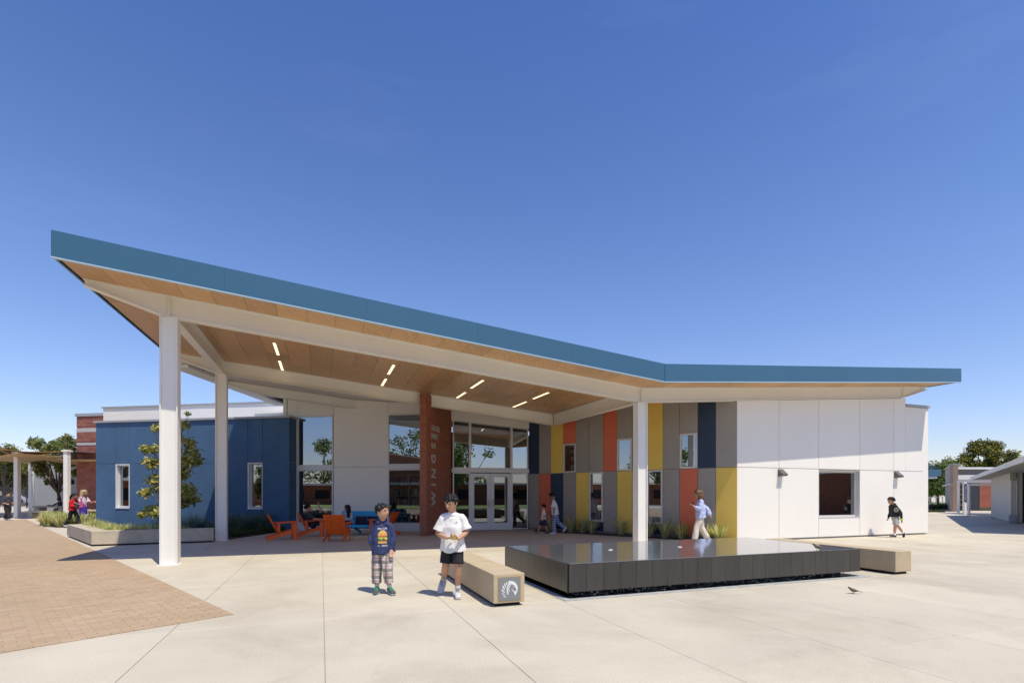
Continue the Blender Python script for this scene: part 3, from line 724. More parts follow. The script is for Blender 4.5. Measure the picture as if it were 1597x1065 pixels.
# --- linear lights recessed in the soffit
lightm = emit_mat('lit_linear_diffuser', (1, .82, .52), .80)
def on_soffit(px, py):
    k = (px-CX)/F; s_ = (HY-py)/F; lo_, hi = 3., 40.
    for _ in range(50):
        d = (lo_+hi)/2
        if CH+s_*d < Sxy(k*d, d): lo_ = d
        else: hi = d
    return Vector((k*d, d))
for (x0, y0, x1, y1) in ((428, 534.5, 433.5, 553), (436, 562.5, 440.5, 577), (615, 569, 605, 583), (602, 590.5, 595.5, 601), (753, 592.5, 735, 605), (726, 611.5, 712.5, 620), (855, 611.5, 832, 621.5), (820, 626, 801, 634.5)):
    p = on_soffit(x0, y0); q_ = on_soffit(x1, y1); c = (p+q_)/2; ta, tb = toAB(*c); hl = abs((q_-p).dot(B))/2
    hl = max(hl, .45)
    lab = 'lit linear light strip in the wood soffit, '
    e_ = empty('recessed_light', (*c, Sxy(*c)))
    fr = MB(); P = [AB(ta-.055, tb-hl-.02), AB(ta+.055, tb-hl-.02), AB(ta+.055, tb+hl+.02), AB(ta-.055, tb+hl+.02)]
    fr.add([(*v, Sxy(*v)-.008) for v in P]+[(*v, Sxy(*v)-.002) for v in P], [(3, 2, 1, 0), (4, 5, 6, 7), (0, 1, 5, 4), (1, 2, 6, 5), (2, 3, 7, 6), (3, 0, 4, 7)])
    fr.build('frame', mat('light_trim', (.5, .4, .28), .5), e_)
    df = MB(); P = [AB(ta-.038, tb-hl), AB(ta+.038, tb-hl), AB(ta+.038, tb+hl), AB(ta-.038, tb+hl)]
    df.add([(*v, Sxy(*v)-.014) for v in P]+[(*v, Sxy(*v)-.009) for v in P], [(3, 2, 1, 0), (4, 5, 6, 7), (0, 1, 5, 4), (1, 2, 6, 5), (2, 3, 7, 6), (3, 0, 4, 7)])
    df.build('diffuser', lightm, e_)
    i_ = len([o for o in SC.objects if o.name.startswith('recessed_light')])
    names = ['warm light strip of the pair farthest from the brick wall, the front one', 'rear warm light strip of the pair farthest from the brick wall, by the back beam',
             'warm light strip of the pair just short of the brick wall, the front one', 'warm light strip of the pair just short of the brick wall, the rear one',
             'front warm light strip of the pair above the entrance, just past the brick wall', 'rear warm light strip of the pair above the entrance, just past the brick wall',
             'warm light strip of the pair nearest the coloured wall corner, the front one', 'warm light strip of the pair nearest the coloured wall corner, the rear one']
    tag(e_, names[i_-1], 'ceiling light', 'linear lights in the wood soffit')
# wall lights on the white wall
wl_m = mat('dark_bronze_lamp_housing', (.10, .10, .105), .5)
for px, lb in ((1217, 'dark wedge-shaped wall light on the white wall beside its coloured panels'), (1397.5, 'dark wedge-shaped wall light on the white wall above the walking boy')):
    u = u_at(Ew, A, px); e_ = empty('wall_light', (*(Ew+A*u), 2.3), lb, 'wall light', 'wall lights on the white wall')
    h = MB(); n_ = Vector((A.y, -A.x)); o_ = Ew+A*u; zc_ = 2.20 if px < 1300 else 2.22
    P = lambda uu, w_, z: (*(o_+A*uu+n_*w_), z)
    h.add([P(-.11, .002, zc_+.16), P(.11, .002, zc_+.16), P(.11, .21, zc_-.02), P(-.11, .21, zc_-.02), P(-.11, .002, zc_-.09), P(.11, .002, zc_-.09), P(.11, .19, zc_-.07), P(-.11, .19, zc_-.07)],
          [(0, 3, 2, 1), (4, 5, 6, 7), (0, 1, 5, 4), (3, 7, 6, 2), (0, 4, 7, 3), (1, 2, 6, 5)])
    h.build('housing', wl_m, e_, bevel=.006)
    h = MB(); h.add([P(-.09, .03, zc_-.094), P(.09, .03, zc_-.094), P(.09, .17, zc_-.078), P(-.09, .17, zc_-.078)], [(0, 1, 2, 3)]); h.build('lens', mat('frosted_lens', (.6, .6, .6), .3), e_)
# ------------------------------------------------------------------ fountain
FO = Vector((.82, 7.37)); FL, FW, FH, FB = 5.97, 2.70, .51, .10
ft = empty('fountain', (*(FO+A*3+B*1.35), 0), 'low black granite water table with a mirror-like wet top and dripping edges', 'fountain')
n20 = 21
for i in range(n20):
    u0, u1 = FL*i/n20, FL*(i+1)/n20
    m_ = MB(); m_.obox(FO, A, u0+.0022, u1-.0022, -.03, 0, FB, FH-.004); m_.build('granite_tile', tile_m, ft)
    m_ = MB(); m_.obox(FO+B*FW, A, u0+.0022, u1-.0022, 0, .03, FB, FH-.004)
    m_.build('granite_tile', tile_m, ft)
sidetile_m = tile_m
for i in range(9):
    for off in (0, FL-.03):
        v0, v1 = .032+(FW-.064)*i/9, .032+(FW-.064)*(i+1)/9
        m_ = MB(); m_.obox(FO+A*off, B, v0+.002, v1-.002, -.03, 0, FB, FH-.004); m_.build('granite_tile', tile_m, ft)
m_ = MB(); m_.obox(FO, A, .031, FL-.031, -FW+.031, -.031, FB+.01, FH-.012); m_.build('basin', tilejoint_m, ft)
water = bpy.data.materials.new('water_film_on_granite'); water.use_nodes = True
nt = water.node_tree; b_ = nt.nodes['Principled BSDF']; b_.inputs['Base Color'].default_value = (.15, .155, .16, 1)
b_.inputs['Roughness'].default_value = .10; b_.inputs['IOR'].default_value = 1.95; b_.inputs['Coat Weight'].default_value = .6; b_.inputs['Coat Roughness'].default_value = .02
b_.inputs['Specular IOR Level'].default_value = .8
ns = nt.nodes.new('ShaderNodeTexNoise'); ns.inputs['Scale'].default_value = 9; ns.inputs['Detail'].default_value = 5
gg = nt.nodes.new('ShaderNodeNewGeometry'); nt.links.new(gg.outputs['Position'], ns.inputs['Vector'])
bp = nt.nodes.new('ShaderNodeBump'); bp.inputs['Strength'].default_value = .10; bp.inputs['Distance'].default_value = .01
nt.links.new(ns.outputs['Fac'], bp.inputs['Height']); nt.links.new(bp.outputs[0], b_.inputs['Normal']); nt.links.new(bp.outputs[0], b_.inputs['Coat Normal'])
m_ = MB(); m_.obox(FO, A, -.002, FL+.002, -FW-.002, .002, FH-.004, FH+.004); m_.build('water_film', water, ft, bevel=.003)
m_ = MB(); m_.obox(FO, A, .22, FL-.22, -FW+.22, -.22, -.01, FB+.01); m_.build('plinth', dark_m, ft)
m_ = MB()
m_.obox(FO, A, .0, FL-.0, -FW, -.0, .001, .006, 0)
m_.build('drain_trough', mat('wet_black_pebbles', (.012, .012, .012), .35, .5, 40, 1.0, 60), ft)
m_ = MB(); bd = .11
m_.obox(FO, A, -bd, FL+bd, 0, bd, .001, .012); m_.obox(FO, A, -bd, FL+bd, -FW-bd, -FW, .001, .012)
m_.obox(FO, A, -bd, 0, -FW, 0, .001, .012); m_.obox(FO, A, FL, FL+bd, -FW, 0, .001, .012); m_.build('stone_border', mat('pale_wet_stone_border', (.42, .43, .42), .55, .2, 6), ft)
m_ = MB()
for (px, py) in ((952, 857.6), (1060, 853)):
    p = G(px, py, FH); m_.ball((*p, FH+.006), (.045, .045, .010), 10, 6)
m_.build('bubbler_jet', mat('foaming_water', (.75, .78, .8), .15), ft, smooth=True)
m_ = MB(); rr = random.Random(3)
for i in range(420):
    u = rr.random()*FL; z = rr.uniform(.015, FB-.005); s_ = rr.uniform(.0018, .0042)
    p = FO+A*u+B*rr.uniform(.0, .12)
    m_.ball((*p, z), (s_, s_, s_*rr.uniform(1, 3.2)), 5, 4)
dr_ = m_.build('water_drops', mat('water_drops', (.55, .6, .65), .1, spec=1), ft); dr_['kind'] = 'stuff'

# ------------------------------------------------------------------ cast concrete benches
def slab_bench(o, label, length=3.03, width=.445):
    e_ = empty('concrete_bench', (*(o+A*.22+B*1.5), 0), label, 'bench', 'concrete slab benches flanking the water table')
    m_ = MB(); m_.obox(o, A, 0, width, -length, 0, .05, .44); m_.build('seat_block', bench_m, e_, bevel=.008)
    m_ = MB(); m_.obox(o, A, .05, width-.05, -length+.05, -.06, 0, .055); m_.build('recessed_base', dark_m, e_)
    return e_
b1 = slab_bench(Vector((-.245, 6.83)), 'long sand-coloured concrete bench with a grey horse emblem plaque on its end')
b2 = slab_bench(Vector((7.2, 9.63)), 'long sand-coloured concrete bench beyond the far end of the black fountain, no plaque')
# plaque with the crest
po = Vector((-.245, 6.83)); nA = Vector((A.y, -A.x)); x0_, z0_ = .073, .085; PS = .30
m_ = MB(); m_.obox(po, A, x0_-.015, x0_+PS+.015, .0, .0025, z0_-.015, z0_+PS+.015); m_.build('plaque_frame', mat('darker_cast_edge', (.33, .25, .14), .8), b1)
m_ = MB(); m_.obox(po, A, x0_, x0_+PS, .0026, .006, z0_, z0_+PS); plq = m_.build('plaque', mat('grey_enamel_plaque', (.22, .23, .23), .45), b1)
shapes = [
 [(420, 262), (500, 255), (590, 275), (660, 320), (715, 385), (750, 460), (760, 540), (745, 640), (710, 720), (665, 785), (645, 775), (635, 700), (610, 650), (560, 600), (536, 545), (560, 562), (600, 600), (640, 628), (655, 660), (672, 625), (690, 640), (712, 600), (690, 540), (660, 480), (640, 440), (590, 410), (560, 385), (520, 375), (470, 390), (430, 440), (412, 520), (412, 600), (425, 680), (428, 735), (400, 748), (375, 690), (360, 600), (368, 500), (395, 420), (425, 360), (430, 310)],
 [(550, 398), (500, 412), (468, 460), (455, 540), (464, 620), (494, 660), (470, 660), (440, 610), (430, 530), (443, 455), (480, 402), (530, 386)],
 [(605+17*math.cos(t*math.pi/4), 485+17*math.sin(t*math.pi/4)) for t in range(8)],
 [(335, 305), (380, 283), (388, 340), (370, 425), (350, 370)], [(275, 345), (302, 325), (332, 400), (337, 492), (310, 482), (290, 420)],
 [(210, 437), (247, 398), (272, 460), (307, 565), (285, 567), (240, 508)], [(183, 552), (206, 513), (240, 575), (307, 650), (285, 668), (218, 622)],
 [(188, 662), (212, 658), (252, 705), (332, 740), (300, 755), (228, 722)], [(233, 770), (292, 793), (362, 813), (300, 832), (258, 812)]]
m_ = MB()
for sh in shapes:
    P = [po+A*(x0_+PS/2+(x-465)/365*PS/2*.98) for x, y in sh]; Z = [z0_+PS/2-(y-550)/390*PS/2*.98 for x, y in sh]
    k = len(sh); vs = [(*(p+nA*.0062), z) for p, z in zip(P, Z)]+[(*(p+nA*.0085), z) for p, z in zip(P, Z)]
    m_.add(vs, [tuple(range(k, 2*k))[::-1]]+[(i, (i+1) % k, k+(i+1) % k, k+i) for i in range(k)])
m_.build('horse_emblem', mat('white_enamel', (.75, .75, .75), .4), plq)

# ------------------------------------------------------------------ planter seat wall, beds
PQ = Vector((-12.26, 14.95)); PR = rot(25.6); PLd = rot(137)
pl = empty('planter_wall', (*PQ, 0), 'grey concrete seat wall bent round the planting bed before the blue wing', 'planter wall')
T = .42; nR = Vector((-PR.y, PR.x)); nL = Vector((PLd.y, -PLd.x))
inner = PQ + (PR+PLd).normalized()*T/math.sin(R((137-25.6)/2))
m_ = MB(); Lr, Ll = 3.08, 5.1
m_.prism([PQ, PQ+PR*Lr, PQ+PR*Lr+nR*T, inner], .05, .44); m_.build('seat_block', planter_m, pl, bevel=.008)
m_ = MB(); m_.prism([PQ, inner, PQ+PLd*Ll+nL*T, PQ+PLd*Ll], .05, .4402); m_.build('seat_block', planter_m, pl, bevel=.008)
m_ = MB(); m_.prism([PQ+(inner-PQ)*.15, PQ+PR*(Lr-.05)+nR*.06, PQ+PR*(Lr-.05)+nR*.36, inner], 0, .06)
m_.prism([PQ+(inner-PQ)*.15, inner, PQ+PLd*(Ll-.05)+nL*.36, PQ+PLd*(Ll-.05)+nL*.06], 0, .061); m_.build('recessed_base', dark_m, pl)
BL = BW1+BD*uw[0]
bed = MB(); bp_ = [inner, PQ+PR*Lr+nR*T, PQ+PR*(Lr+.05)+nR*(T+1.2), Vector((-10.3, 21.7)), BL+Vector((0, -.05)), PQ+PLd*Ll+nL*T]
bed.prism(bp_, .0, .14); bed = bed.build('planting_bed', soil_m, kind='structure')
bed2 = MB(); bq = [G(349, 842), G(436, 829.5), BW1+Vector((-.1, -.06)), Vector((-10.3, 21.7)), PQ+PR*(Lr+.05)+nR*(T+1.2)]
bed2.prism([(p.x, p.y) for p in bq], 0, .035); bed2.build('planting_bed', soil_m, kind='structure')
bed3 = MB(); nC = Vector((CD.y, -CD.x)); b3q = [Cw+CD*.55+nC*.0, Cw+CD*.7+nC*.55, Ew-CD*.05+nC*.62, Ew-CD*.02+nC*.0]
bed3.prism([(p.x, p.y) for p in b3q], 0, .03); bed3.build('planting_bed', soil_m, kind='structure')

# ------------------------------------------------------------------ lounge chairs and settee
orange = mat('orange_recycled_plastic', (.85, .135, .012), .5, .03, 5)
blue_p = mat('sky_blue_recycled_plastic', (.02, .37, .72), .5, .03, 5)
navy_c = mat('navy_cushion_fabric', (.018, .02, .055), .9, .15, 40)
def lounge(name, label, cat, w, m, loc, rz, group=None, back_boards=3):
    e_ = empty(name, loc, label, cat, group)
    def part(n, f, bev=.006):
        mb = MB(); f(mb); o = mb.build(n, m, None, bevel=bev); o.parent = e_; return o
    h = w/2
    # y forward. seat slopes from front (y=.30,z=.39) to rear (y=-.22,z=.25); back leans from there to (-.55, .90)
    Sd = Vector((0, -.52, -.14)).normalized(); Bd = Vector((0, -.36, .64)).normalized()
    def board(mb, p0, dvec, l0, l1, x0, x1, th):
        nrm = Vector((0, -dvec.z, dvec.y)); nrm = nrm if nrm.z > 0 or abs(nrm.y) > .5 else -nrm
        q = []
        for t_ in (0, -th):
            for (x, l) in ((x0, l0), (x1, l0), (x1, l1), (x0, l1)): q.append(Vector((x, p0[0], p0[1]))+dvec*l+nrm*t_)
        mb.hexa([q[4], q[5], q[6], q[7], q[0], q[1], q[2], q[3]])
    sb = 4
    for i in range(sb):
        part('seat_slat', lambda mb: board(mb, (.32, .385), Sd, i*.145, i*.145+.135, -h+.07, h-.07, .022))
    bl_ = [(0, .27), (.28, .52), (.53, .74)] if back_boards == 3 else [(0, .50), (.51, .74)]
    for a_, b__ in bl_:
        part('back_board', lambda mb: board(mb, (-.24, .22), Bd, a_, b__, -h+.045, h-.045, .022))
    for sx in ((-h*.45, h*.45) if w < 1 else (-h*.6, 0, h*.6)):
        part('back_batten', lambda mb: mb.hexa([(sx-.03, -.285, .20), (sx+.03, -.285, .20), (sx+.03, -.262, .20), (sx-.03, -.262, .20), (sx-.03, -.60, .80), (sx+.03, -.60, .80), (sx+.03, -.57, .80), (sx-.03, -.57, .80)]))
    for sg in (-1, 1):
        x = sg*(h-.045)
        part('arm', lambda mb: mb.hexa([(x-.075, -.36, .555), (x+.075, -.36, .555), (x+.075, .36, .575), (x-.075, .36, .575), (x-.075, -.36, .580), (x+.075, -.36, .580), (x+.075, .36, .60), (x-.075, .36, .60)]))
        part('front_leg', lambda mb: mb.box(x-.012+sg*.012, .17, 0, x+.012+sg*.012, .30, .574))
        part('rear_rail', lambda mb: mb.hexa([(x-.012-sg*.02, -.60, 0), (x+.012-sg*.02, -.60, 0), (x+.012-sg*.02, .33, .27), (x-.012-sg*.02, .33, .27), (x-.012-sg*.02, -.66, .10), (x+.012-sg*.02, -.66, .10), (x+.012-sg*.02, .33, .385), (x-.012-sg*.02, .33, .385)]))
        part('arm_post', lambda mb: mb.box(x-.011, -.30, .30, x+.011, -.22, .56))
    if w > 1:
        part('centre_rail', lambda mb: mb.hexa([(-.015, -.60, 0), (.015, -.60, 0), (.015, .33, .27), (-.015, .33, .27), (-.015, -.66, .1), (.015, -.66, .1), (.015, .33, .36), (-.015, .33, .36)]))
    part('front_apron', lambda mb: mb.box(-h+.06, .305, .29, h-.06, .327, .372))
    e_.rotation_euler.z = rz
    return e_
def gp3(px, py): p = G(px, py); return (p.x, p.y, 0)
OG = 'orange lounge chairs before the white wall'
lounge('lounge_chair', 'empty orange lounge chair seen from the side, closest to the blue wing', 'lounge chair', .74, orange, (-7.62, 17.35, 0), R(-62), OG, 2)
lounge('lounge_chair', 'orange lounge chair with a boy in a dark shirt sitting in it', 'lounge chair', .74, orange, (-7.2, 18.75, 0), R(-72), OG, 2)
lounge('lounge_chair', 'empty orange lounge chair with its back turned, before the blue settee', 'lounge chair', .74, orange, (-5.72, 16.85, 0), R(6), OG, 2)
lounge('lounge_chair', 'orange lounge chair half hidden behind the boy in the burger hoodie', 'lounge chair', .74, orange, (-4.88, 19.15, 0), R(78), OG, 2)
sett = lounge('lounge_settee', 'sky blue two-seat lounge settee against the white wall with a girl on it', 'settee', 1.55, blue_p, (-5.93, 19.45, 0), R(178))
def cushion(x, lb, rz=0, dy=0):
    m_ = MB(); n = 9; s_ = .21; V = []; Fc = []
    for sgn in (1, -1):
        for i in range(n):
            for j in range(n):
                u, v = i/(n-1)*2-1, j/(n-1)*2-1; t_ = .065*((1-abs(u)**3)*(1-abs(v)**3))**.6; pin = 1-.07*(1-abs(u))*(abs(v) > .99)-.07*(1-abs(v))*(abs(u) > .99)
                V.append((u*s_*pin, sgn*(t_+.002), v*s_*pin))
    for k_ in range(2):
        for i in range(n-1):
            for j in range(n-1):
                a_ = k_*n*n+i*n+j; q_ = (a_, a_+n, a_+n+1, a_+1); Fc.append(q_ if k_ else q_[::-1])
    m_.add(V, Fc); o = m_.build('cushion', navy_c, smooth=True); o.location = (x, 19.62+dy, .50); o.rotation_euler = (R(-24), 0, rz)
    tag(o, lb, 'cushion', 'navy cushions on the blue settee')
cushion(-5.78, 'square navy cushion on the blue settee, the one beside the seated girl', R(3)); cushion(-5.36, 'square navy cushion on the blue settee, the one by its free arm', R(-8))

# ------------------------------------------------------------------ book stacks behind the glass
shelf_m = mat('white_bookcase', (.72, .70, .66), .6)
bc = empty('bookcase', (-5, 22.8, 0), 'tall white bookcase of library books behind the glass beside the brick wall', 'bookcase')
m_ = MB(); bo_ = Vector((-6.6, 22.95))
for z in (.05, .55, 1.0, 1.45, 1.9, 2.35): m_.obox(bo_, WD, 0, 3.1, -.32, 0, z, z+.03)
for u in (0, 1.0, 2.05, 3.08): m_.obox(bo_, WD, u, u+.03, -.32, .002, 0, 2.4)
m_.build('case', shelf_m, bc)
book_m = attr_mat('book_cover', .6, 0); m_ = MB(); rb = random.Random(5)
for z in (.08, .58, 1.03, 1.48, 1.93):
    u = .04
    while u < 3.02:
        t_ = rb.uniform(.02, .05)
        if rb.random() < .84 and not any(abs(u-x) < .05 for x in (1.0, 2.05)):
            c = rb.choice([(.08, .13, .42), (.65, .10, .08), (.8, .75, .6), (.10, .35, .5), (.85, .82, .75), (.05, .05, .08), (.6, .5, .12), (.3, .5, .75)])
            m_.obox(bo_, WD, u, u+t_, -.28, -.06, z+.001, z+rb.uniform(.22, .32), tint=c)
        u += t_+.004
bk_ = m_.build('books', book_m, bc, kind='stuff')
tb_ = empty('reading_table', (-4.6, 22.1, 0), 'pale folding table standing inside the window by the bookcase', 'table')
m_ = MB(); m_.box(-5.6, 21.95, .70, -4.3, 22.35, .74); m_.build('tabletop', shelf_m, tb_)
for x in (-5.5, -4.4):
    for y in (22.0, 22.3): m_ = MB(); m_.box(x-.02, y-.02, 0.005, x+.02, y+.02, .70); m_.build('leg', steel_m, tb_)

# ------------------------------------------------------------------ birds
bird_m = mat('brown_bird_plumage', (.13, .10, .07), .8, .3, 60); belly_m = mat('pale_bird_breast', (.34, .29, .2), .8)
def bird(px, py, h, rz, lb, s=1.0):
    p = G(px, py, h); e_ = empty('small_bird', (p.x, p.y, h), lb, 'bird'); e_.rotation_euler.z = rz; e_.scale = (s, s, s)
    def P(n, f, m, sm=True):
        mb = MB(); f(mb); o = mb.build(n, m, None, smooth=sm); o.parent = e_
    P('body', lambda mb: mb.tube([(-.055, 0, .048), (-.02, 0, .05), (.02, 0, .062), (.045, 0, .082), (.058, 0, .093)], [.009, .024, .026, .016, .015], 10), bird_m)
    P('breast', lambda mb: mb.tube([(-.015, 0, .043), (.02, 0, .053), (.042, 0, .07)], [.020, .0235, .013], 10), belly_m)
    P('tail', lambda mb: mb.hexa([(-.05, -.008, .045), (-.05, .008, .045), (-.12, .012, .022), (-.12, -.012, .022), (-.05, -.008, .051), (-.05, .008, .051), (-.12, .012, .026), (-.12, -.012, .026)]), bird_m, False)
    P('beak', lambda mb: mb.tube([(.070, 0, .094), (.086, 0, .092)], [.004, .001], 6), dark_m)
    for sg in (-1, 1):
        P('wing', lambda mb: mb.tube([(.03, sg*.021, .065), (-.02, sg*.026, .055), (-.07, sg*.012, .043)], [.010, .013, .004], 8, ax=(0, 1, 0)), bird_m)
        P('leg', lambda mb: mb.tube([(.0, sg*.010, .035), (.005, sg*.012, .0015), (.02, sg*.014, .0015)], [.0022]*3, 5, cap=False), dark_m)
bird(1275.5, 858, FH+.004, R(150), 'small brown bird perched on the edge of the black fountain', 1.15)
bird(1331, 925.5, 0, R(165), 'small brown bird walking on the concrete paving')
# ------------------------------------------------------------------ people
T2 = bpy.data.scenes.new('workbench')
def skin_surface(mb, vox, it=4, disp=None, mats=None, name='body'):
    """join overlapping shapes into one continuous surface"""
    me = mb.mesh('raw', mats[0]); ob = bpy.data.objects.new('raw', me); T2.collection.objects.link(ob)
    r = ob.modifiers.new('r', 'REMESH'); r.mode = 'VOXEL'; r.voxel_size = vox
    sm = ob.modifiers.new('s', 'SMOOTH'); sm.iterations = it; sm.factor = .5
    vl = T2.view_layers[0]; vl.update(); dg = vl.depsgraph
    out = bpy.data.meshes.new_from_object(ob.evaluated_get(dg)); bpy.data.objects.remove(ob)
    out.materials.clear()
    for m in mats: out.materials.append(m)
    out.polygons.foreach_set('use_smooth', [True]*len(out.polygons))
    if disp:
        amp, fr = disp; k = len(out.vertices); co = np.empty(k*3, dtype=np.float32); out.vertices.foreach_get('co', co)
        no = np.empty(k*3, dtype=np.float32); out.vertices.foreach_get('normal', no); co = co.reshape(-1, 3); no = no.reshape(-1, 3)
        nz = np.array([noise.noise(Vector((c[0]*fr*1.2, c[1]*fr*1.2, c[2]*fr*.5)))+.5*noise.noise(Vector((c[0]*fr*2.3+7, c[1]*fr*2.3, c[2]*fr*1.6))) for c in co.tolist()])
        out.vertices.foreach_set('co', (co+no*(amp*nz)[:, None]).astype(np.float32).ravel()); out.update()
    return out
skins = {'light': mat('warm_skin', (.50, .27, .165), .5, .05, 30), 'tan': mat('tan_skin', (.34, .17, .095), .5, .05, 30)}
hair_black = mat('black_hair', (.007, .0055, .005), .5, .3, 60, spec=.3); hair_brown = mat('brown_hair', (.14, .075, .035), .5, .35, 40); hair_blond = mat('blond_hair', (.45, .33, .17), .5, .25, 40)
eye_m = mat('dark_eye', (.015, .01, .01), .2); lip_m = mat('lips', (.38, .12, .10), .5); tooth_m = mat('teeth', (.75, .73, .68), .3)
white_c = mat('white_cotton', (.74, .73, .70), .9, .03, 8); sole_m = mat('white_shoe_sole', (.65, .64, .62), .6)
def lerp(a, b, t): return Vector(a)*(1-t)+Vector(b)*t
def person(label, loc, H, J, face, look, top, bottom, shoes, hair, skin='light', vox=.009, group=None, extras=None, torso_w=1.0, socks=None, smile=False):
    """J: joints in metres from the feet point (x right, y away, z up)"""
    K = {k: Vector(v) for k, v in J.items()}
    e_ = empty('person', (loc[0], loc[1], loc[2] if len(loc) > 2 else 0), label, 'person', group)
    sk = skins[skin]; u = H
    fx = Vector((face[0], face[1], 0)).normalized(); sx = Vector((-fx.y, fx.x, 0))       # facing, side axis
    if (K['shR']-K['shL']).dot(sx) < 0: pass
    hd = K['head']; hr = K.get('hr', Vector((.066*u, 0, 0))).x
    lk = Vector(look).normalized(); up0 = Vector((0, 0, 1)); ls = lk.cross(up0).normalized(); lu = ls.cross(lk).normalized()
    HM = Matrix((ls, lk, lu)).transposed()              # head frame: x side, y forward, z up
    hp = lambda x, y, z: hd+HM @ Vector((x*hr, y*hr, z*hr))
    m = MB()
    # head: skull, face, jaw, nose, ears
    m.ball(hd+HM @ Vector((0, -.10*hr, .22*hr)), (hr*.98, hr*1.12, hr*1.05), 16, 12, M=HM)
    m.ball(hd+HM @ Vector((0, .12*hr, -.28*hr)), (hr*.83, hr*.92, hr*1.0), 16, 12, M=HM)
    m.ball(hd+HM @ Vector((0, .42*hr, -.85*hr)), (hr*.50, hr*.50, hr*.40), 12, 8, M=HM)
    m.tube([hp(0, .98, .10), hp(0, 1.17, -.22), hp(0, 1.06, -.38)], [(.10*hr, .10*hr), (.17*hr, .15*hr), (.20*hr, .10*hr)], 8)
    for sg in (-1, 1): m.ball(hp(sg*.95, -.08, -.12), (hr*.11, hr*.22, hr*.32), 8, 6, M=HM)
    nk = K['neck']; m.tube([hp(0, -.15, -.45), nk, lerp(nk, K['chest'], .3)], [.034*u, .034*u, .036*u], 12)
    # torso
    ch, wa, pe = K['chest'], K['waist'], K['pelvis']
    m.tube([lerp(K['shL'], K['shR'], .5)-Vector((0, 0, .01*u)), ch, wa, pe], [(.070*u, .042*u), (.086*u*torso_w, .058*u), (.078*u*torso_w, .056*u), (.085*u*torso_w, .062*u)], 16, ax=sx)
    m.tube([K['shL'], lerp(K['shL'], K['shR'], .5)+Vector((0, 0, .02*u)), K['shR']], [.026*u, .032*u, .026*u], 12)
    for s_ in 'LR':
        sh, el, wr = K['sh'+s_], K['el'+s_], K['wr'+s_]; hp_, kn, an = K['hip'+s_], K['kn'+s_], K['an'+s_]
        m.tube([sh, lerp(sh, el, .5), el, lerp(el, wr, .3), wr], [.028*u, .029*u, .0245*u, .026*u, .016*u], 12)
        # hand: palm, four curled fingers, thumb
        hdv = (K.get('ha'+s_, wr+(wr-el).normalized()*.06*u)-wr); L_ = .11*u; d = hdv.normalized()
        side = d.cross(K.get('pn'+s_, fx)).normalized(); nrm = side.cross(d).normalized()
        palm = wr+d*.035*u; m.tube([wr, palm, wr+d*.055*u], [(.014*u, .012*u), (.023*u, .011*u), (.023*u, .0105*u)], 10, ax=side)
        curl = K.get('curl'+s_, Vector((.5, 0, 0))).x
        for f_, (o_, ln) in enumerate(((-.017, .038), (-.006, .046), (.006, .043), (.017, .034))):
            b0 = wr+d*.056*u+side*o_*u; d1 = (d+nrm*curl*.6).normalized(); d2 = (d+nrm*curl*2.0).normalized()
            p1 = b0+d1*ln*.5*u; p2 = p1+d2*ln*.5*u
            m.tube([b0-d*.012*u, b0, p1, p2], [.0062*u, .006*u, .0056*u, .0046*u], 8)
        tb0 = wr+d*.02*u-side*.016*u; m.tube([tb0, tb0+(d*.6-side*.7+nrm*.3).normalized()*.025*u, tb0+(d*.9-side*.35+nrm*.6).normalized()*.045*u], [.0085*u, .0075*u, .0055*u], 8)
        kr = .036*u
        m.tube([hp_, lerp(hp_, kn, .5), kn, lerp(kn, an, .32), lerp(kn, an, .75), an], [.046*u, .047*u, .035*u, .0365*u, .024*u, .022*u], 12)
        to = K['to'+s_]; m.tube([an, lerp(an, to, .4)-Vector((0, 0, .004*u)), lerp(an, to, .75)], [(.020*u, .018*u), (.018*u, .012*u), (.014*u, .008*u)], 10)
    body = skin_surface(m, vox, 3, None, [sk]); bo_ = bpy.data.objects.new('body', body); COL.objects.link(bo_); bo_.parent = e_
    def child(n, mesh): o = bpy.data.objects.new(n, mesh); COL.objects.link(o); o.parent = e_; return o
    # face details
    f = MB()
    for sg in (-1, 1): f.ball(hp(sg*.36, .90, .0), (hr*.13, hr*.07, hr*.055), 8, 6, M=HM)
    child('eyes', f.mesh('eyes', eye_m, True))
    f = MB()
    for sg in (-1, 1): f.tube([hp(sg*.20, .98, .20), hp(sg*.38, .94, .26), hp(sg*.56, .80, .20)], [.035*hr]*3, 6)
    child('eyebrows', f.mesh('b', hair[0], True))
    f = MB(); f.tube([hp(-.24, .92, -.62), hp(0, 1.02, -.66), hp(.24, .92, -.62)], [(.03*hr), (.065*hr), (.03*hr)], 6); child('mouth', f.mesh('m', lip_m, True))
    if smile:
        f = MB(); f.tube([hp(-.16, .96, -.625), hp(0, 1.035, -.645), hp(.16, .96, -.625)], [(.02*hr), (.03*hr), (.02*hr)], 6); child('teeth', f.mesh('t', tooth_m, True))
    # hair
    hm, style = hair; h = MB(); r_ = random.Random(hash(label) % 1000 if False else len(label)*7+3)
    h.ball(hd+HM @ Vector((0, -.20*hr, .36*hr)), (hr*1.07, hr*1.10, hr*1.04), 16, 12, M=HM)
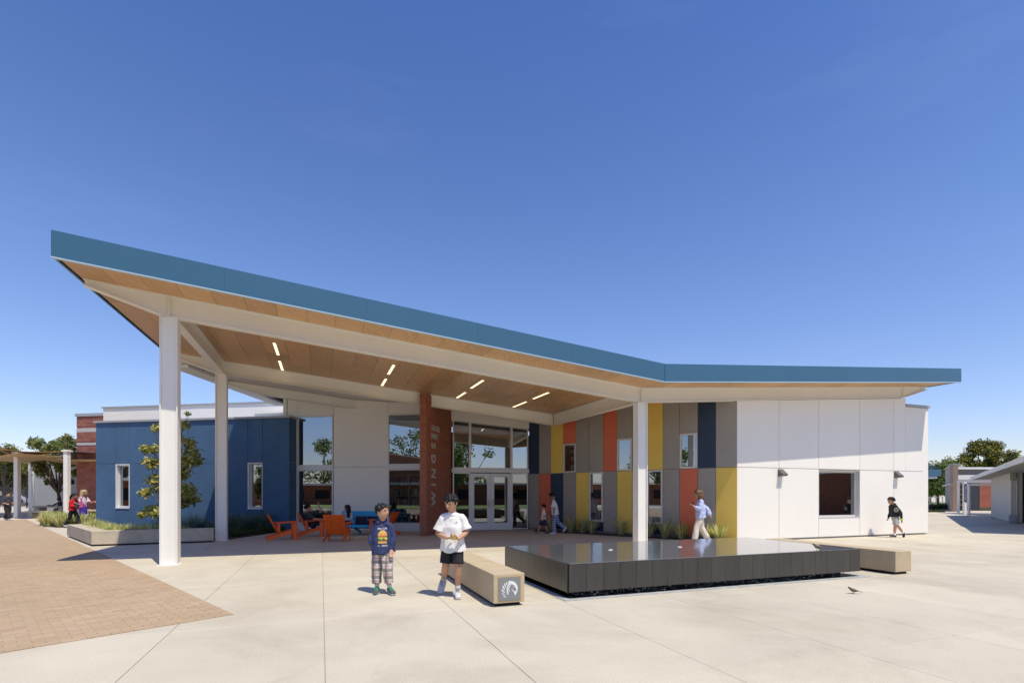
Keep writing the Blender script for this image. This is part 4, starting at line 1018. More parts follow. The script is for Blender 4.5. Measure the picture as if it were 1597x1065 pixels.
    for i in range(260):
        th = math.acos(1-r_.random()*1.3); ph = r_.uniform(0, 2*math.pi)
        dx, dy, dz = math.sin(th)*math.cos(ph), math.sin(th)*math.sin(ph), math.cos(th)
        if dy > .30 and dz < .42: continue
        if dz < -.1 and dy > -.15: continue
        out = Vector((dx, dy, dz)); p0 = Vector((dx*1.0, dy*1.04-.18, dz*1.0+.34))
        g_ = Vector((.25 if dz > .5 else 0, .55 if dy > -.1 else -.15, -1)); tan = (g_-out*g_.dot(out)).normalized()
        tan = (tan+Vector((r_.uniform(-.22, .22), r_.uniform(-.12, .12), r_.uniform(-.1, .12)))).normalized(); ln = r_.uniform(.45, .72)
        f3 = [p0, p0+tan*ln*.5+out*.07, p0+tan*ln-out*.03*ln+out*r_.uniform(-.02, .07)]; w_ = r_.uniform(.06, .10)*hr
        h.tube([hp(*q_) for q_ in f3], [w_, w_, w_*.25], 6)
    if style in ('long', 'pony'):
        back = (0, -1.05, .1) if style == 'pony' else None
        for i in range(70 if style == 'long' else 14):
            if style == 'long':
                a_ = r_.uniform(.62, 2.52)*1.0+math.pi*0; x_ = math.cos(a_)*1.04; y_ = -math.sin(a_)*.95-.1
                if i < 20: x_ = (1 if i % 2 else -1)*1.0; y_ = r_.uniform(-.6, .25)
                L2 = K.get('hl', Vector((2.6, 0, 0))).x*r_.uniform(.85, 1.05)
                h.tube([hp(x_*.9, y_, .4), hp(x_*1.08, y_*1.08, -.5), hp(x_*1.05, y_*1.15, .4-L2*.7), hp(x_*.9, y_*1.1, .4-L2)], [.2*hr, .2*hr, .17*hr, .06*hr], 6)
            else:
                x_ = r_.uniform(-.2, .2); h.tube([hp(x_, -1.1, .35), hp(x_*1.3, -1.6, .1), hp(x_*1.5, -1.7, -.9), hp(x_, -1.55, -2.0)], [.16*hr, .2*hr, .18*hr, .05*hr], 6)
    if style == 'bun': h.ball(hp(0, -1.15, .75), hr*.45)
    child('hair', skin_surface(h, max(.0045, hr*.055), 3, (hr*.02, 60), [hm]))
    # top garment
    kind, tm, opt = top; t = MB(); fat = opt.get('fat', 1.0); hem = opt.get('hem', .02)
    hemp = pe+(pe-wa).normalized()*hem*u if 'hemp' not in K else K['hemp']
    t.tube([lerp(K['shL'], K['shR'], .5)+Vector((0, 0, .005*u)), ch, wa, lerp(wa, hemp, .6), hemp], [(.080*u, .050*u), (.098*u*fat*torso_w, .070*u*fat), (.098*u*fat*torso_w, .074*u*fat), (.110*u*fat*torso_w, .082*u*fat), (.120*u*fat*torso_w, .088*u*fat)], 18, ax=sx, cap=False)
    t.tube([K['shL']+Vector((0, 0, .003*u)), lerp(K['shL'], K['shR'], .5)+Vector((0, 0, .026*u)), K['shR']+Vector((0, 0, .001*u))], [.034*u, .042*u, .034*u], 12)
    t.tube([nk+Vector((0, 0, -.03*u)), nk+Vector((0, 0, .004*u))], [.048*u, .040*u], 14, cap=False)
    sl_ = opt.get('sleeve', 'short'); sf = opt.get('sfat', 1.0)
    for s_ in 'LR':
        sh, el, wr = K['sh'+s_], K['el'+s_], K['wr'+s_]
        if sl_ == 'short':
            t.tube([sh, lerp(sh, el, .45), lerp(sh, el, .82)], [.036*u*sf, .043*u*sf, .053*u*sf], 12, cap=False)
        else:
            t.tube([sh, lerp(sh, el, .5), el, lerp(el, wr, .5), lerp(el, wr, .93)], [.036*u*sf, .037*u*sf, .036*u*sf, .034*u*sf, .025*u*sf], 12)
    if opt.get('hood'):
        c = nk+Vector((0, 0, .0))-fx*.028*u
        t.tube([c+sx*.052*u+fx*.055*u-Vector((0, 0, .02*u)), c+sx*.05*u+Vector((0, 0, .008*u)), c-fx*.032*u+Vector((0, 0, .014*u)), c-sx*.05*u+Vector((0, 0, .008*u)), c-sx*.052*u+fx*.055*u-Vector((0, 0, .02*u))], [.016*u, .024*u, .03*u, .024*u, .016*u], 10)
    garment = child(kind, skin_surface(t, vox*.95, 2, (opt.get('wr', .010)*u, 9/u), [tm]))
    # trousers or shorts
    bk_, bmx, bo2 = bottom; t = MB(); bf = bo2.get('fat', 1.0); ln = bo2.get('len', 1.0)
    t.tube([lerp(wa, pe, .45), pe-Vector((0, 0, .02*u))], [(.086*u*torso_w, .066*u), (.094*u*torso_w, .072*u)], 16, ax=sx)
    for s_ in 'LR':
        hp_, kn, an = K['hip'+s_], K['kn'+s_], K['an'+s_]
        if bk_ == 'shorts': t.tube([hp_, lerp(hp_, kn, .5), lerp(hp_, kn, ln)], [.054*u*bf, .060*u*bf, .064*u*bf], 14, cap=False)
        else: t.tube([hp_, lerp(hp_, kn, .5), kn, lerp(kn, an, .5), lerp(kn, an, ln)], [.054*u*bf, .058*u*bf, .050*u*bf, .048*u*bf, .046*u*bf], 14, cap=False)
    child(bk_, skin_surface(t, vox*.95, 2, (.008*u, 10/u), [bmx]))
    # shoes and socks
    upm, lace = shoes
    for s_ in 'LR':
        an, to, kn = K['an'+s_], K['to'+s_], K['kn'+s_]
        d = (to-an); dh = Vector((d.x, d.y, d.z)).normalized(); dn = (an-kn).normalized()
        # foot frame: sole direction from heel to toe
        v = to-(an+dn*.035*u); fd = v.normalized(); sd = fd.cross(Vector((0, 0, 1)));
        sd = sd.normalized() if sd.length > .2 else sx; fn = sd.cross(fd).normalized()
        heel = an+dn*.018*u-fd*.018*u
        m_ = MB(); m_.tube([heel+fn*.004*u, an+dn*.014*u+fd*.012*u, lerp(an+dn*.026*u, to, .55)+fn*.006*u, to+fd*.004*u], [(.028*u, .027*u), (.031*u, .033*u), (.033*u, .026*u), (.029*u, .017*u)], 12, ax=sd)
        m_.tube([an+dn*.02*u, an-dn*.008*u], [.028*u, .0265*u], 12, cap=False)
        sh_ = child('shoe', skin_surface(m_, vox*.7, 2, None, [upm]))
        m_ = MB(); b0 = heel-fn*.022*u; b1 = to-fn*.014*u+fd*.008*u
        m_.tube([b0, lerp(b0, b1, .5), b1], [(.030*u, .009*u), (.033*u, .008*u), (.030*u, .008*u)], 12, ax=sd)
        so_ = child('sole', m_.mesh('sole', sole_m, True)); so_.parent = sh_
        if lace:
            m_ = MB()
            for i in range(4):
                c = lerp(an+dn*.004*u+fd*.02*u, to, .12+i*.14)+fn*(.026-.0035*i)*u
                m_.tube([c-sd*.015*u, c+fn*.004*u, c+sd*.015*u], [.0035*u]*3, 6)
            lo_ = child('laces', m_.mesh('laces', lace, True)); lo_.parent = sh_
        if socks:
            m_ = MB(); m_.tube([an+dn*.01*u, lerp(an, kn, .06), lerp(an, kn, .24)], [.0245*u, .0245*u, .0265*u], 12, cap=False); child('sock', m_.mesh('sock', socks, True))
    return e_, K, garment
def decal(e_, garment, name, mats, fn, c, nrm, w_, h_, cell, parent=None):
    """flat print laid on the cloth: fn(x,y) in -1..1 gives the colour index or None"""
    me = garment.data; bvh = BVHTree.FromPolygons([v.co[:] for v in me.vertices], [p.vertices[:] for p in me.polygons])
    n_ = Vector(nrm).normalized(); sd = Vector((0, 0, 1)).cross(n_).normalized(); up = n_.cross(sd)
    nx, ny = int(w_/cell), int(h_/cell); P = {}
    def pt(i, j):
        if (i, j) not in P:
            q = Vector(c)+sd*(i/nx-.5)*w_+up*(j/ny-.5)*h_+n_*.4
            hit = bvh.ray_cast(q, -n_); P[(i, j)] = (hit[0]+n_*.0035) if hit[0] is not None else None
        return P[(i, j)]
    mb = MB()
    for i in range(nx):
        for j in range(ny):
            k = fn((i+.5)/nx*2-1, (j+.5)/ny*2-1)
            if k is None: continue
            q = [pt(i, j), pt(i+1, j), pt(i+1, j+1), pt(i, j+1)]
            if all(v is not None for v in q): mb.add(q, [(0, 1, 2, 3)], k)
    o = bpy.data.objects.new(name, mb.mesh(name, mats, True)); COL.objects.link(o); o.parent = garment; return o

# 5x7 lettering for prints
GL = {'F': '1111110000111101000010000100001000', 'P': ['11110', '10001', '10001', '11110', '10000', '10000', '10000'], 'E': ['11111', '10000', '10000', '11110', '10000', '10000', '11111'],
      'O': ['01110', '10001', '10001', '10001', '10001', '10001', '01110'], 'L': ['10000']*6+['11111'], 'F': ['11111', '10000', '10000', '11110', '10000', '10000', '10000'],
      'A': ['01110', '10001', '10001', '11111', '10001', '10001', '10001'], 'M': ['10001', '11011', '10101', '10101', '10001', '10001', '10001'], 'I': ['11111', '00100', '00100', '00100', '00100', '00100', '11111'],
      'Y': ['10001', '01010', '00100', '00100', '00100', '00100', '00100'], 'B': ['11110', '10001', '10001', '11110', '10001', '10001', '11110'], 'U': ['10001']*6+['01110'],
      'R': ['11110', '10001', '10001', '11110', '10100', '10010', '10001'], 'G': ['01110', '10001', '10000', '10111', '10001', '10001', '01110'], 'D': ['11100', '10010', '10001', '10001', '10001', '10010', '11100'],
      'S': ['01111', '10000', '10000', '01110', '00001', '00001', '11110'], 'N': ['10001', '11001', '10101', '10011', '10001', '10001', '10001'], ' ': ['00000']*7, 'W': ['10001', '10001', '10001', '10101', '10101', '11011', '10001'], 'H': ['10001', '10001', '10001', '11111', '10001', '10001', '10001'],
      'V': ['10001', '10001', '10001', '10001', '10001', '01010', '00100'], 'T': ['11111', '00100', '00100', '00100', '00100', '00100', '00100']}
def text_at(s_, x, y, x0, x1, y0, y1):
    if not (x0 <= x < x1 and y0 <= y < y1): return False
    t = (x-x0)/(x1-x0)*(len(s_)*6-1); ci, cx = int(t//6), int(t % 6)
    if cx > 4 or ci >= len(s_): return False
    return GL[s_[ci]][6-int((y-y0)/(y1-y0)*7)][cx] == '1'

# --- boy in the burger hoodie
hood_m = mat('navy_sweatshirt_fleece', (.032, .043, .115), .95, .12, 14)
plaid1 = plaid_mat('red_green_white_plaid', (.62, .60, .56), [(0, .105, .042, .0, (.06, .09, .075), .66), (2, .115, .044, .02, (.06, .09, .075), .66), (0, .105, .010, .055, (.42, .07, .05), .6), (2, .115, .011, .06, (.42, .07, .05), .6), (0, .105, .008, .08, (.5, .10, .07), .5), (2, .115, .008, .09, (.5, .1, .07), .5)])
shoe_g = mat('dark_green_trainer', (.06, .09, .085), .7, .2, 30); lace_g = mat('bright_green_laces', (.05, .42, .16), .6)
J1 = dict(head=(-.025, -.03, 1.25), neck=(-.03, 0, 1.105), chest=(-.035, 0, .90), waist=(-.03, 0, .76), pelvis=(-.025, .01, .66), shL=(-.155, .02, 1.035), shR=(.085, -.01, 1.035),
          elL=(-.205, .04, .835), wrL=(-.145, -.06, .67), elR=(.125, .02, .85), wrR=(.112, -.05, .675), haL=(-.105, -.09, .61), haR=(.115, -.08, .61),
          hipL=(-.105, .01, .64), hipR=(.035, .01, .64), knL=(-.125, -.01, .37), anL=(-.125, .03, .08), toL=(-.10, -.16, .026), knR=(.055, -.06, .37), anR=(.08, -.03, .085), toR=(.175, -.18, .04), hr=(.090, 0, 0))
p = G(600, 925)
e1p, K1, g1 = person('boy in navy burger hoodie and plaid trousers turning to look at his friend', (p.x, p.y), 1.38, J1, (.42, -1), (.90, -.44, .0),
    ('hoodie', hood_m, dict(sleeve='long', fat=1.10, hem=.03, hood=True, sfat=1.06, wr=.014)), ('trousers', plaid1, dict(fat=1.13, len=.72)), (shoe_g, lace_g), (hair_black, 'short'), vox=.0075, socks=white_c, smile=True)
bun = mat('print_bun', (.60, .32, .07), .8, .25, 60); prt = [bun, mat('print_tomato', (.65, .08, .04), .8), mat('print_lettuce', (.22, .52, .07), .8), mat('print_patty', (.12, .06, .025), .8), mat('print_cheese', (.75, .55, .03), .8), mat('print_white', (.75, .75, .75), .8), mat('print_sesame', (.78, .55, .22), .8)]
def burger(x, y):
    if text_at('FAMILY', x, y, -.85, -.02, .80, .96) or text_at('BUNS', x, y, .15, .75, .84, 1.0): return 5
    if text_at('IN', x, y, -.88, -.45, -.98, -.83) or text_at('BURGER', x, y, -.10, .85, -.97, -.81): return 5
    xx = (x+.02)/.80
    if abs(xx) > 1.03: return None
    if .12 < y < .75 and (xx/1.0)**2*1.0+((y-.10)/.64)**2 < 1: return 6 if (math.sin(xx*17+y*9)*math.sin(y*23+xx*5)) > .86 and y > .25 else 0
    if -.02 < y <= .12 and abs(xx) < .90: return 1
    ed = -.20+.07*math.sin(xx*6)
    if ed < y <= -.02 and abs(xx) < 1.0: return 4 if xx > .35 and y < -.12 else 2
    if -.42 < y <= ed and abs(xx) < .92: return 3
    if -.66 < y <= -.42 and abs(xx) < .97-.5*max(0, (-.54-y))*2: return 0
    return None
decal(e1p, g1, 'burger_print', prt, burger, (.015, -.2, .865), (.22, -1, 0), .170, .285, .0030)

# --- boy in the white T-shirt with the puzzle cube
J2 = dict(head=(.0, -.045, 1.385), neck=(.02, 0, 1.24), chest=(.015, 0, 1.03), waist=(.02, 0, .88), pelvis=(.02, .01, .77), shL=(-.120, .0, 1.165), shR=(.158, .0, 1.165),
          elL=(-.20, .0, .935), wrL=(-.045, -.19, .885), elR=(.228, .0, .955), wrR=(.125, -.19, .87), haL=(.02, -.21, .888), haR=(.07, -.21, .888), pnL=(0, .4, 1), pnR=(0, .4, 1),
          hipL=(-.065, .01, .74), hipR=(.095, .0, .74), knL=(-.085, -.0, .455), anL=(-.165, .34, .20), toL=(-.20, .24, .035), knR=(.105, -.06, .45), anR=(.09, .02, .095), toR=(.12, -.18, .04), hr=(.092, 0, 0), curlL=(.9, 0, 0), curlR=(.9, 0, 0))
p = G(704, 931)
tee = mat('cream_white_tee', (.76, .74, .70), .92, .03, 8)
e2p, K2, g2 = person('boy in oversized white T-shirt and black shorts solving a puzzle cube', (p.x, p.y), 1.52, J2, (-.16, -1), (-.42, -.84, -.34),
    ('t_shirt', tee, dict(sleeve='short', fat=1.08, hem=.06, sfat=1.14, wr=.013)), ('shorts', mat('black_shorts', (.012, .012, .014), .85, .2, 10), dict(fat=.93, len=.84)), (mat('white_leather_trainer', (.60, .60, .60), .55, .25, 35), mat('grey_laces', (.22, .22, .24), .7)), (hair_black, 'short'), vox=.0075, socks=mat('grey_white_sock', (.50, .50, .52), .9, .3, 60))
logo_k = [mat('print_dark', (.05, .05, .06), .8), mat('print_faint', (.38, .36, .34), .8)]
decal(e2p, g2, 'chest_print', logo_k, lambda x, y: 0 if (abs(y-.7) < .22 and abs(x) < .3) else (1 if text_at('FAMILY', x, y, -.9, .9, -.8, .0) else None), (.085, -.2, 1.095), (0, -1, 0), .085, .04, .0028)
# cube: a thing of its own, held in the hands
cube = empty('puzzle_cube', (p.x+.055, p.y-.25, .90), 'small coloured puzzle cube held in both hands by the boy in white', 'toy'); cube.rotation_euler = (R(20), R(14), R(28))
m_ = MB(); m_.box(-.026, -.026, -.026, .026, .026, .026); o = m_.build('core', dark_m); o.parent = cube
cols = {'yellow': (.75, .58, .02), 'blue': (.02, .08, .5), 'red': (.6, .03, .02), 'green': (.03, .4, .06), 'white': (.75, .75, .75), 'orange': (.7, .2, .01)}
cm_ = [mat('sticker_'+k, v, .35) for k, v in cols.items()]; rc = random.Random(4); m_ = MB()
for ax in range(3):
    for sg in (-1, 1):
        for i in range(3):
            for j in range(3):
                q = []
                for (du, dv) in ((-1, -1), (1, -1), (1, 1), (-1, 1)):
                    v = [0, 0, 0]; v[ax] = sg*.0265; v[(ax+1) % 3] = (i-1)*.0172+du*.0075; v[(ax+2) % 3] = (j-1)*.0172+dv*.0075; q.append(v)
                m_.add(q, [(0, 1, 2, 3)], rc.choice([0, 0, 1, 2, 3, 4, 5]) if sg > 0 else rc.choice([0, 0, 0, 1, 3, 4]))
o = m_.build('stickers', cm_); o.parent = cube

def side_walker(dirx, H, head, arms, legs, lean=0.0, diry=0.0):
    """joints of someone walking along dirx; legs=(front hip-to-toe, rear)"""
    u = H; s = dirx
    J = dict(pelvis=(0, 0, .52*u), waist=(lean*.3*u*s, 0, .60*u), chest=(lean*.7*u*s, 0, .70*u), neck=(lean*1.3*u*s, 0, .83*u), head=(lean*1.9*u*s+.01*s*u, 0, .925*u), hr=(.070*u, 0, 0))
    for k, sy in (('L', -1), ('R', 1)):
        J['sh'+k] = (lean*1.1*u*s, sy*.105*u, .785*u); J['hip'+k] = (0, sy*.048*u, .50*u)
        (ex, ez), (wx, wz) = arms[k]; J['el'+k] = (ex*u*s+lean*u*s, sy*.125*u, ez*u); J['wr'+k] = (wx*u*s+lean*u*s, sy*.12*u, wz*u)
        (kx, kz), (ax, az), (tx, tz) = legs[k]; J['kn'+k] = (kx*u*s, sy*.05*u, kz*u); J['an'+k] = (ax*u*s, sy*.05*u, az*u); J['to'+k] = (tx*u*s, sy*.052*u, tz*u)
    return J
navy_s = mat('navy_shorts', (.018, .02, .075), .9); blue_shoe = mat('navy_trainer', (.02, .035, .09), .7)
# --- small boy walking to the doors
J = side_walker(-1, 1.12, None, {'L': ((-.02, .64), (.03, .50)), 'R': ((-.06, .65), (-.10, .52))}, {'L': ((-.11, .29), (-.22, .06), (-.31, .02)), 'R': ((.06, .29), (.17, .06), (.26, .025))})
J['toL'] = (-.08+.11, -.05, .02); J['anL'] = (.14, -.05, .06); J['knL'] = (.07, -.05, .31)
J['toR'] = (-.33, .05, .03); J['anR'] = (-.23, .05, .055); J['knR'] = (-.13, .05, .31)
p = G(848, 832)
person('small boy in white T-shirt and navy shorts walking before the coral red panel', (p.x, p.y), 1.15, J, (-1, .25), (-.93, .3, -.1), ('t_shirt', white_c, dict(sleeve='short', fat=1.0, hem=.03, sfat=1.05)), ('shorts', navy_s, dict(fat=1.1, len=.95)), (blue_shoe, None), (hair_black, 'short'), vox=.010, skin='light', socks=None)
# --- taller boy behind him
plaid2 = plaid_mat('blue_white_plaid', (.035, .075, .21), [(0, .085, .018, 0, (.55, .6, .7), .8), (2, .09, .018, .0, (.55, .6, .7), .8), (0, .085, .006, .04, (.5, .55, .65), .6), (2, .09, .006, .045, (.5, .55, .65), .6), (1, .085, .014, 0, (.55, .6, .7), .5)])
H_ = 1.56
J = side_walker(-1, H_, None, {'L': ((.0, .63), (.01, .50)), 'R': ((.03, .63), (.10, .53))}, {'L': ((.04, .27), (.02, .05), (.12, .02)), 'R': ((-.06, .28), (-.24, .16), (-.20, .06))}, lean=.035)
p = G(866, 832.5)
person('tall boy in white T-shirt and blue plaid trousers looking down at the small boy', (p.x, p.y), H_, J, (-1, .15), (-.85, -.1, -.45), ('t_shirt', white_c, dict(sleeve='short', fat=1.1, hem=.045, sfat=1.1)), ('trousers', plaid2, dict(fat=1.05, len=.93)), (mat('pale_grey_trainer', (.5, .49, .47), .6), None), (hair_black, 'short'), vox=.010, skin='tan')
# --- woman by the fountain
shirt_b = mat('pale_blue_cotton_shirt', (.43, .49, .72), .9, .06, 8); cream = mat('cream_linen_trousers', (.72, .66, .57), .9, .04, 8)
H_ = 1.64; u = H_
J = side_walker(-1, H_, None, {'L': ((-.03, .64), (.13, .665)), 'R': ((-.12, .64), (-.19, .53))}, {'L': ((.10, .29), (.145, .05), (.24, .03)), 'R': ((-.02, .28), (-.15, .07), (-.05, .02))}, lean=.02)
J['hl'] = (2.0, 0, 0); J['elL'] = (-.12, -.24, 1.06); J['wrL'] = (-.30, -.30, 1.13); J['haL'] = (-.37, -.31, 1.18); J['elR'] = (.23, .10, 1.05); J['wrR'] = (.31, .05, .87)
p = G(1093, 845)
ew_, Kw, gw_ = person('woman in pale blue shirt and cream trousers walking behind the fountain with her phone', (p.x, p.y), H_, J, (-.9, .35), (-.9, .35, -.18), ('shirt', shirt_b, dict(sleeve='long', fat=1.2, hem=.05, sfat=1.12, wr=.018)), ('trousers', cream, dict(fat=1.18, len=.95)), (cream, None), (hair_brown, 'long'), vox=.011)
ph = empty('mobile_phone', (p.x-.385, p.y-.32, 1.215), 'dark mobile phone held up in the hand of the woman in the blue shirt', 'phone'); ph.rotation_euler = (0, R(35), R(15))
m_ = MB(); m_.box(-.006, -.036, -.075, .006, .036, .075); o = m_.build('case', mat('dark_phone_case', (.03, .03, .035), .4), bevel=.003); o.parent = ph
m_ = MB(); m_.box(.0062, -.032, -.068, .0068, .032, .068); o = m_.build('screen', mat('phone_screen', (.01, .01, .012), .08)); o.parent = ph
# --- boy at the white wall
H_ = 1.40
J = side_walker(-1, H_, None, {'L': ((-.09, .62), (-.12, .47)), 'R': ((-.02, .62), (.03, .50))}, {'L': ((.04, .28), (.05, .055), (.15, .035)), 'R': ((-.10, .30), (-.25, .10), (-.25, .02))}, lean=.05)
p = G(1396, 838)
e_, K_, g_x = person('boy in black hooded sweatshirt and grey shorts walking past the white wall', (p.x, p.y), H_, J, (-1, -.15), (-.97, -.1, -.12), ('hoodie', mat('black_sweatshirt', (.022, .022, .025), .95, .1, 12), dict(sleeve='long', fat=1.0, hem=-.015, hood=True, sfat=1.0)), ('shorts', mat('grey_cotton_shorts', (.42, .42, .37), .9, .06, 10), dict(fat=1.1, len=.82)), (mat('black_trainer', (.015, .015, .017), .6), None), (hair_black, 'short'), vox=.010, socks=white_c)
decal(e_, g_x, 'chest_print', [mat('print_blue', (.10, .25, .55), .8), mat('print_gold', (.6, .5, .08), .8)], lambda x, y: None if x*x+y*y > 1 else (1 if x*x+y*y > .55 else 0), (-.10, -.2, .98), (-.55, -1, 0), .13, .16, .008)
bl_ = empty('yellow_ball', (p.x+.075, p.y-.17, .655), 'small bright yellow ball in the hand of the boy in black', 'ball')
m_ = MB(); m_.ball((0, 0, 0), .036, 12, 8); o = m_.build('ball_shell', mat('fluorescent_yellow_felt', (.65, .75, .02), .8), smooth=True); o.parent = bl_
# --- seated boy and girl
p = Vector((-7.2, 18.75)); u = 1.5
f_ = Vector((math.sin(R(72)), math.cos(R(72)))); # chair faces +x, slightly away
def L3(fw, sd, z): q = f_*fw+Vector((f_.y, -f_.x))*sd; return (q.x, q.y, z)
J = dict(pelvis=L3(-.06, 0, .40), waist=L3(-.16, 0, .50), chest=L3(-.22, 0, .66), neck=L3(-.27, 0, .87), head=L3(-.24, 0, 1.03), shL=L3(-.26, -.155, .80), shR=L3(-.25, .155, .80),
         elL=L3(.22, -.2, .90), wrL=L3(.10, -.2, 1.13), haL=L3(.10, -.2, 1.2), elR=L3(.0, .26, .63), wrR=L3(.28, .18, .62), haR=L3(.36, .16, .60),
         hipL=L3(-.05, -.08, .43), hipR=L3(-.05, .08, .43), knL=L3(.42, -.10, .60), anL=L3(.52, .22, .64), toL=L3(.62, .36, .66), knR=L3(.36, .14, .50), anR=L3(.50, .14, .10), toR=L3(.68, .15, .035), hr=(.100, 0, 0))
grey_t = mat('charcoal_t_shirt', (.045, .045, .06), .9, .1, 10)
person('boy in charcoal T-shirt lounging in an orange chair with one arm raised', (p.x, p.y), 1.5, J, f_, (f_.x, f_.y, .1), ('t_shirt', grey_t, dict(sleeve='short', fat=1.0, hem=.0, sfat=1.05)), ('trousers', mat('navy_track_trousers', (.015, .018, .045), .85), dict(fat=1.0, len=.9)), (mat('blue_canvas_shoe', (.08, .20, .33), .8), None), (hair_black, 'short'), vox=.010)
p = Vector((-6.2, 19.40)); f_ = Vector((-.35, -1)).normalized()
J = dict(pelvis=L3(-.02, 0, .44), waist=L3(-.05, 0, .54), chest=L3(-.04, 0, .68), neck=L3(.0, 0, .85), head=L3(.05, 0, 1.0), shL=L3(.0, -.14, .79), shR=L3(.0, .14, .79),
         elL=L3(.06, -.19, .60), wrL=L3(.24, -.08, .58), elR=L3(.06, .19, .60), wrR=L3(.26, .06, .58), hipL=L3(0, -.08, .45), hipR=L3(0, .08, .45), knL=L3(.38, -.09, .47), anL=L3(.36, -.09, .09), toL=L3(.5, -.09, .03),
         knR=L3(.38, .09, .47), anR=L3(.42, .09, .09), toR=L3(.56, .10, .03), hr=(.095, 0, 0), hl=(4.2, 0, 0))
person('girl with long black hair in a grey sweater sitting on the blue settee', (p.x, p.y), 1.42, J, f_, (-.97, -.25, -.1), ('sweater', mat('light_grey_sweater', (.45, .45, .47), .95, .08, 12), dict(sleeve='long', fat=1.08, hem=.0, sfat=1.1)), ('trousers', navy_s, dict(fat=1.0, len=.9)), (dark_m, None), (hair_black, 'long'), vox=.010)
# --- three people on the left and a sitter in the shade
H_ = 1.62; p = G(12, 811)
J = side_walker(1, H_, None, {'L': ((-.06, .64), (.08, .60)), 'R': ((-.02, .64), (.13, .61))}, {'L': ((.05, .28), (.14, .05), (.23, .03)), 'R': ((-.02, .28), (-.14, .07), (-.06, .02))}, lean=.0)
person('person in a black T-shirt and wide black trousers walking under the shade sails', (p.x, p.y), H_, J, (1, -.3), (.9, -.4, 0), ('t_shirt', grey_t, dict(sleeve='short', fat=.98, hem=-.02)), ('trousers', mat('black_wide_trousers', (.018, .017, .018), .85, .1, 9), dict(fat=1.4, len=.92)), (mat('white_trainer_plain', (.6, .6, .62), .6), None), (hair_black, 'bun'), vox=.012, skin='light', torso_w=1.1)
m_red = mat('red_sweatshirt', (.55, .012, .015), .9, .08, 12); H_ = 1.55; p = G(114, 821.5)
J = side_walker(1, H_, None, {'L': ((.0, .64), (.15, .60)), 'R': ((.0, .64), (.15, .62))}, {'L': ((-.06, .30), (-.19, .06), (-.10, .02)), 'R': ((.10, .29), (.17, .05), (.26, .03))}, lean=.02)
J['wrL'] = (.20, -.12, .98); J['wrR'] = (.21, .02, .98)
person('girl with a ponytail in a red sweatshirt and black leggings carrying a dark folder', (p.x, p.y), H_, J, (1, .15), (.97, .2, 0), ('sweatshirt', m_red, dict(sleeve='long', fat=1.16, hem=.01, sfat=1.2)), ('leggings', mat('black_leggings', (.014, .014, .017), .8), dict(fat=.98, len=.97)), (mat('white_trainer_plain', (.6, .6, .62), .6), None), (hair_black, 'pony'), vox=.012, torso_w=1.1, skin='tan')
fo = empty('folder', (p.x+.25, p.y-.13, 1.0), 'dark folder clutched by the girl in red', 'folder'); fo.rotation_euler = (0, R(18), 0)
m_ = MB(); m_.box(-.15, -.012, -.11, .15, .012, .11); o = m_.build('cover', mat('dark_grey_folder', (.035, .035, .04), .7), bevel=.003); o.parent = fo
m_ = MB(); m_.box(-.14, -.010, .111, .146, .010, .114); o = m_.build('pages', white_c); o.parent = fo
H_ = 1.72; p = G(129, 818.5)
J = side_walker(1, H_, None, {'L': ((-.03, .64), (.02, .50)), 'R': ((.08, .64), (.21, .67))}, {'L': ((-.03, .29), (-.17, .09), (-.10, .02)), 'R': ((.05, .28), (.03, .05), (.12, .02))}, lean=.015)
pink = mat('pink_printed_top', (.66, .45, .55), .9, .35, 16, col2=(.75, .66, .72)); lil = mat('lilac_white_trousers', (.58, .55, .68), .9, .05, 8)
person('blond adult in a pink top and lilac trousers carrying a purple tote bag', (p.x, p.y), H_, J, (1, .15), (.97, .1, -.05), ('top', pink, dict(sleeve='short', fat=1.08, hem=.05, sfat=1.1)), ('trousers', lil, dict(fat=1.1, len=.95)), (mat('white_trainer_plain', (.6, .6, .62), .6), None), (hair_blond, 'long'), vox=.012)
def bag(name, label, loc, m, w_=.34, h_=.36, d_=.12, strap=.35):
    e_ = empty(name, loc, label, 'bag'); m_ = MB()
    m_.hexa([(-w_/2*.9, -d_/2, 0), (w_/2*.9, -d_/2, 0), (w_/2*.9, d_/2, 0), (-w_/2*.9, d_/2, 0), (-w_/2, -d_*.2, h_), (w_/2, -d_*.2, h_), (w_/2, d_*.2, h_), (-w_/2, d_*.2, h_)])
    o = m_.build('bag_body', m, bevel=.02); o.parent = e_
    for y in (-d_*.2, d_*.2):
        m_ = MB(); m_.tube([(-w_*.3, y, h_*.95), (-w_*.2, y*.5, h_+strap*.7), (0, 0, h_+strap), (w_*.2, y*.5, h_+strap*.7), (w_*.3, y, h_*.95)], [.010]*5, 6); o = m_.build('strap', m, smooth=True); o.parent = e_
    return e_
bag('tote_bag', 'deep purple tote bag hanging beside the blond adult', (p.x+.23, p.y-.24, .55), mat('purple_canvas', (.06, .025, .30), .85, .1, 10), .36, .38, .14, .12)
bag('shoulder_bag', 'pink shoulder bag at the hip of the blond adult', (p.x+.08, p.y-.25, .86), mat('pink_canvas', (.55, .08, .25), .8), .36, .24, .12, .30)
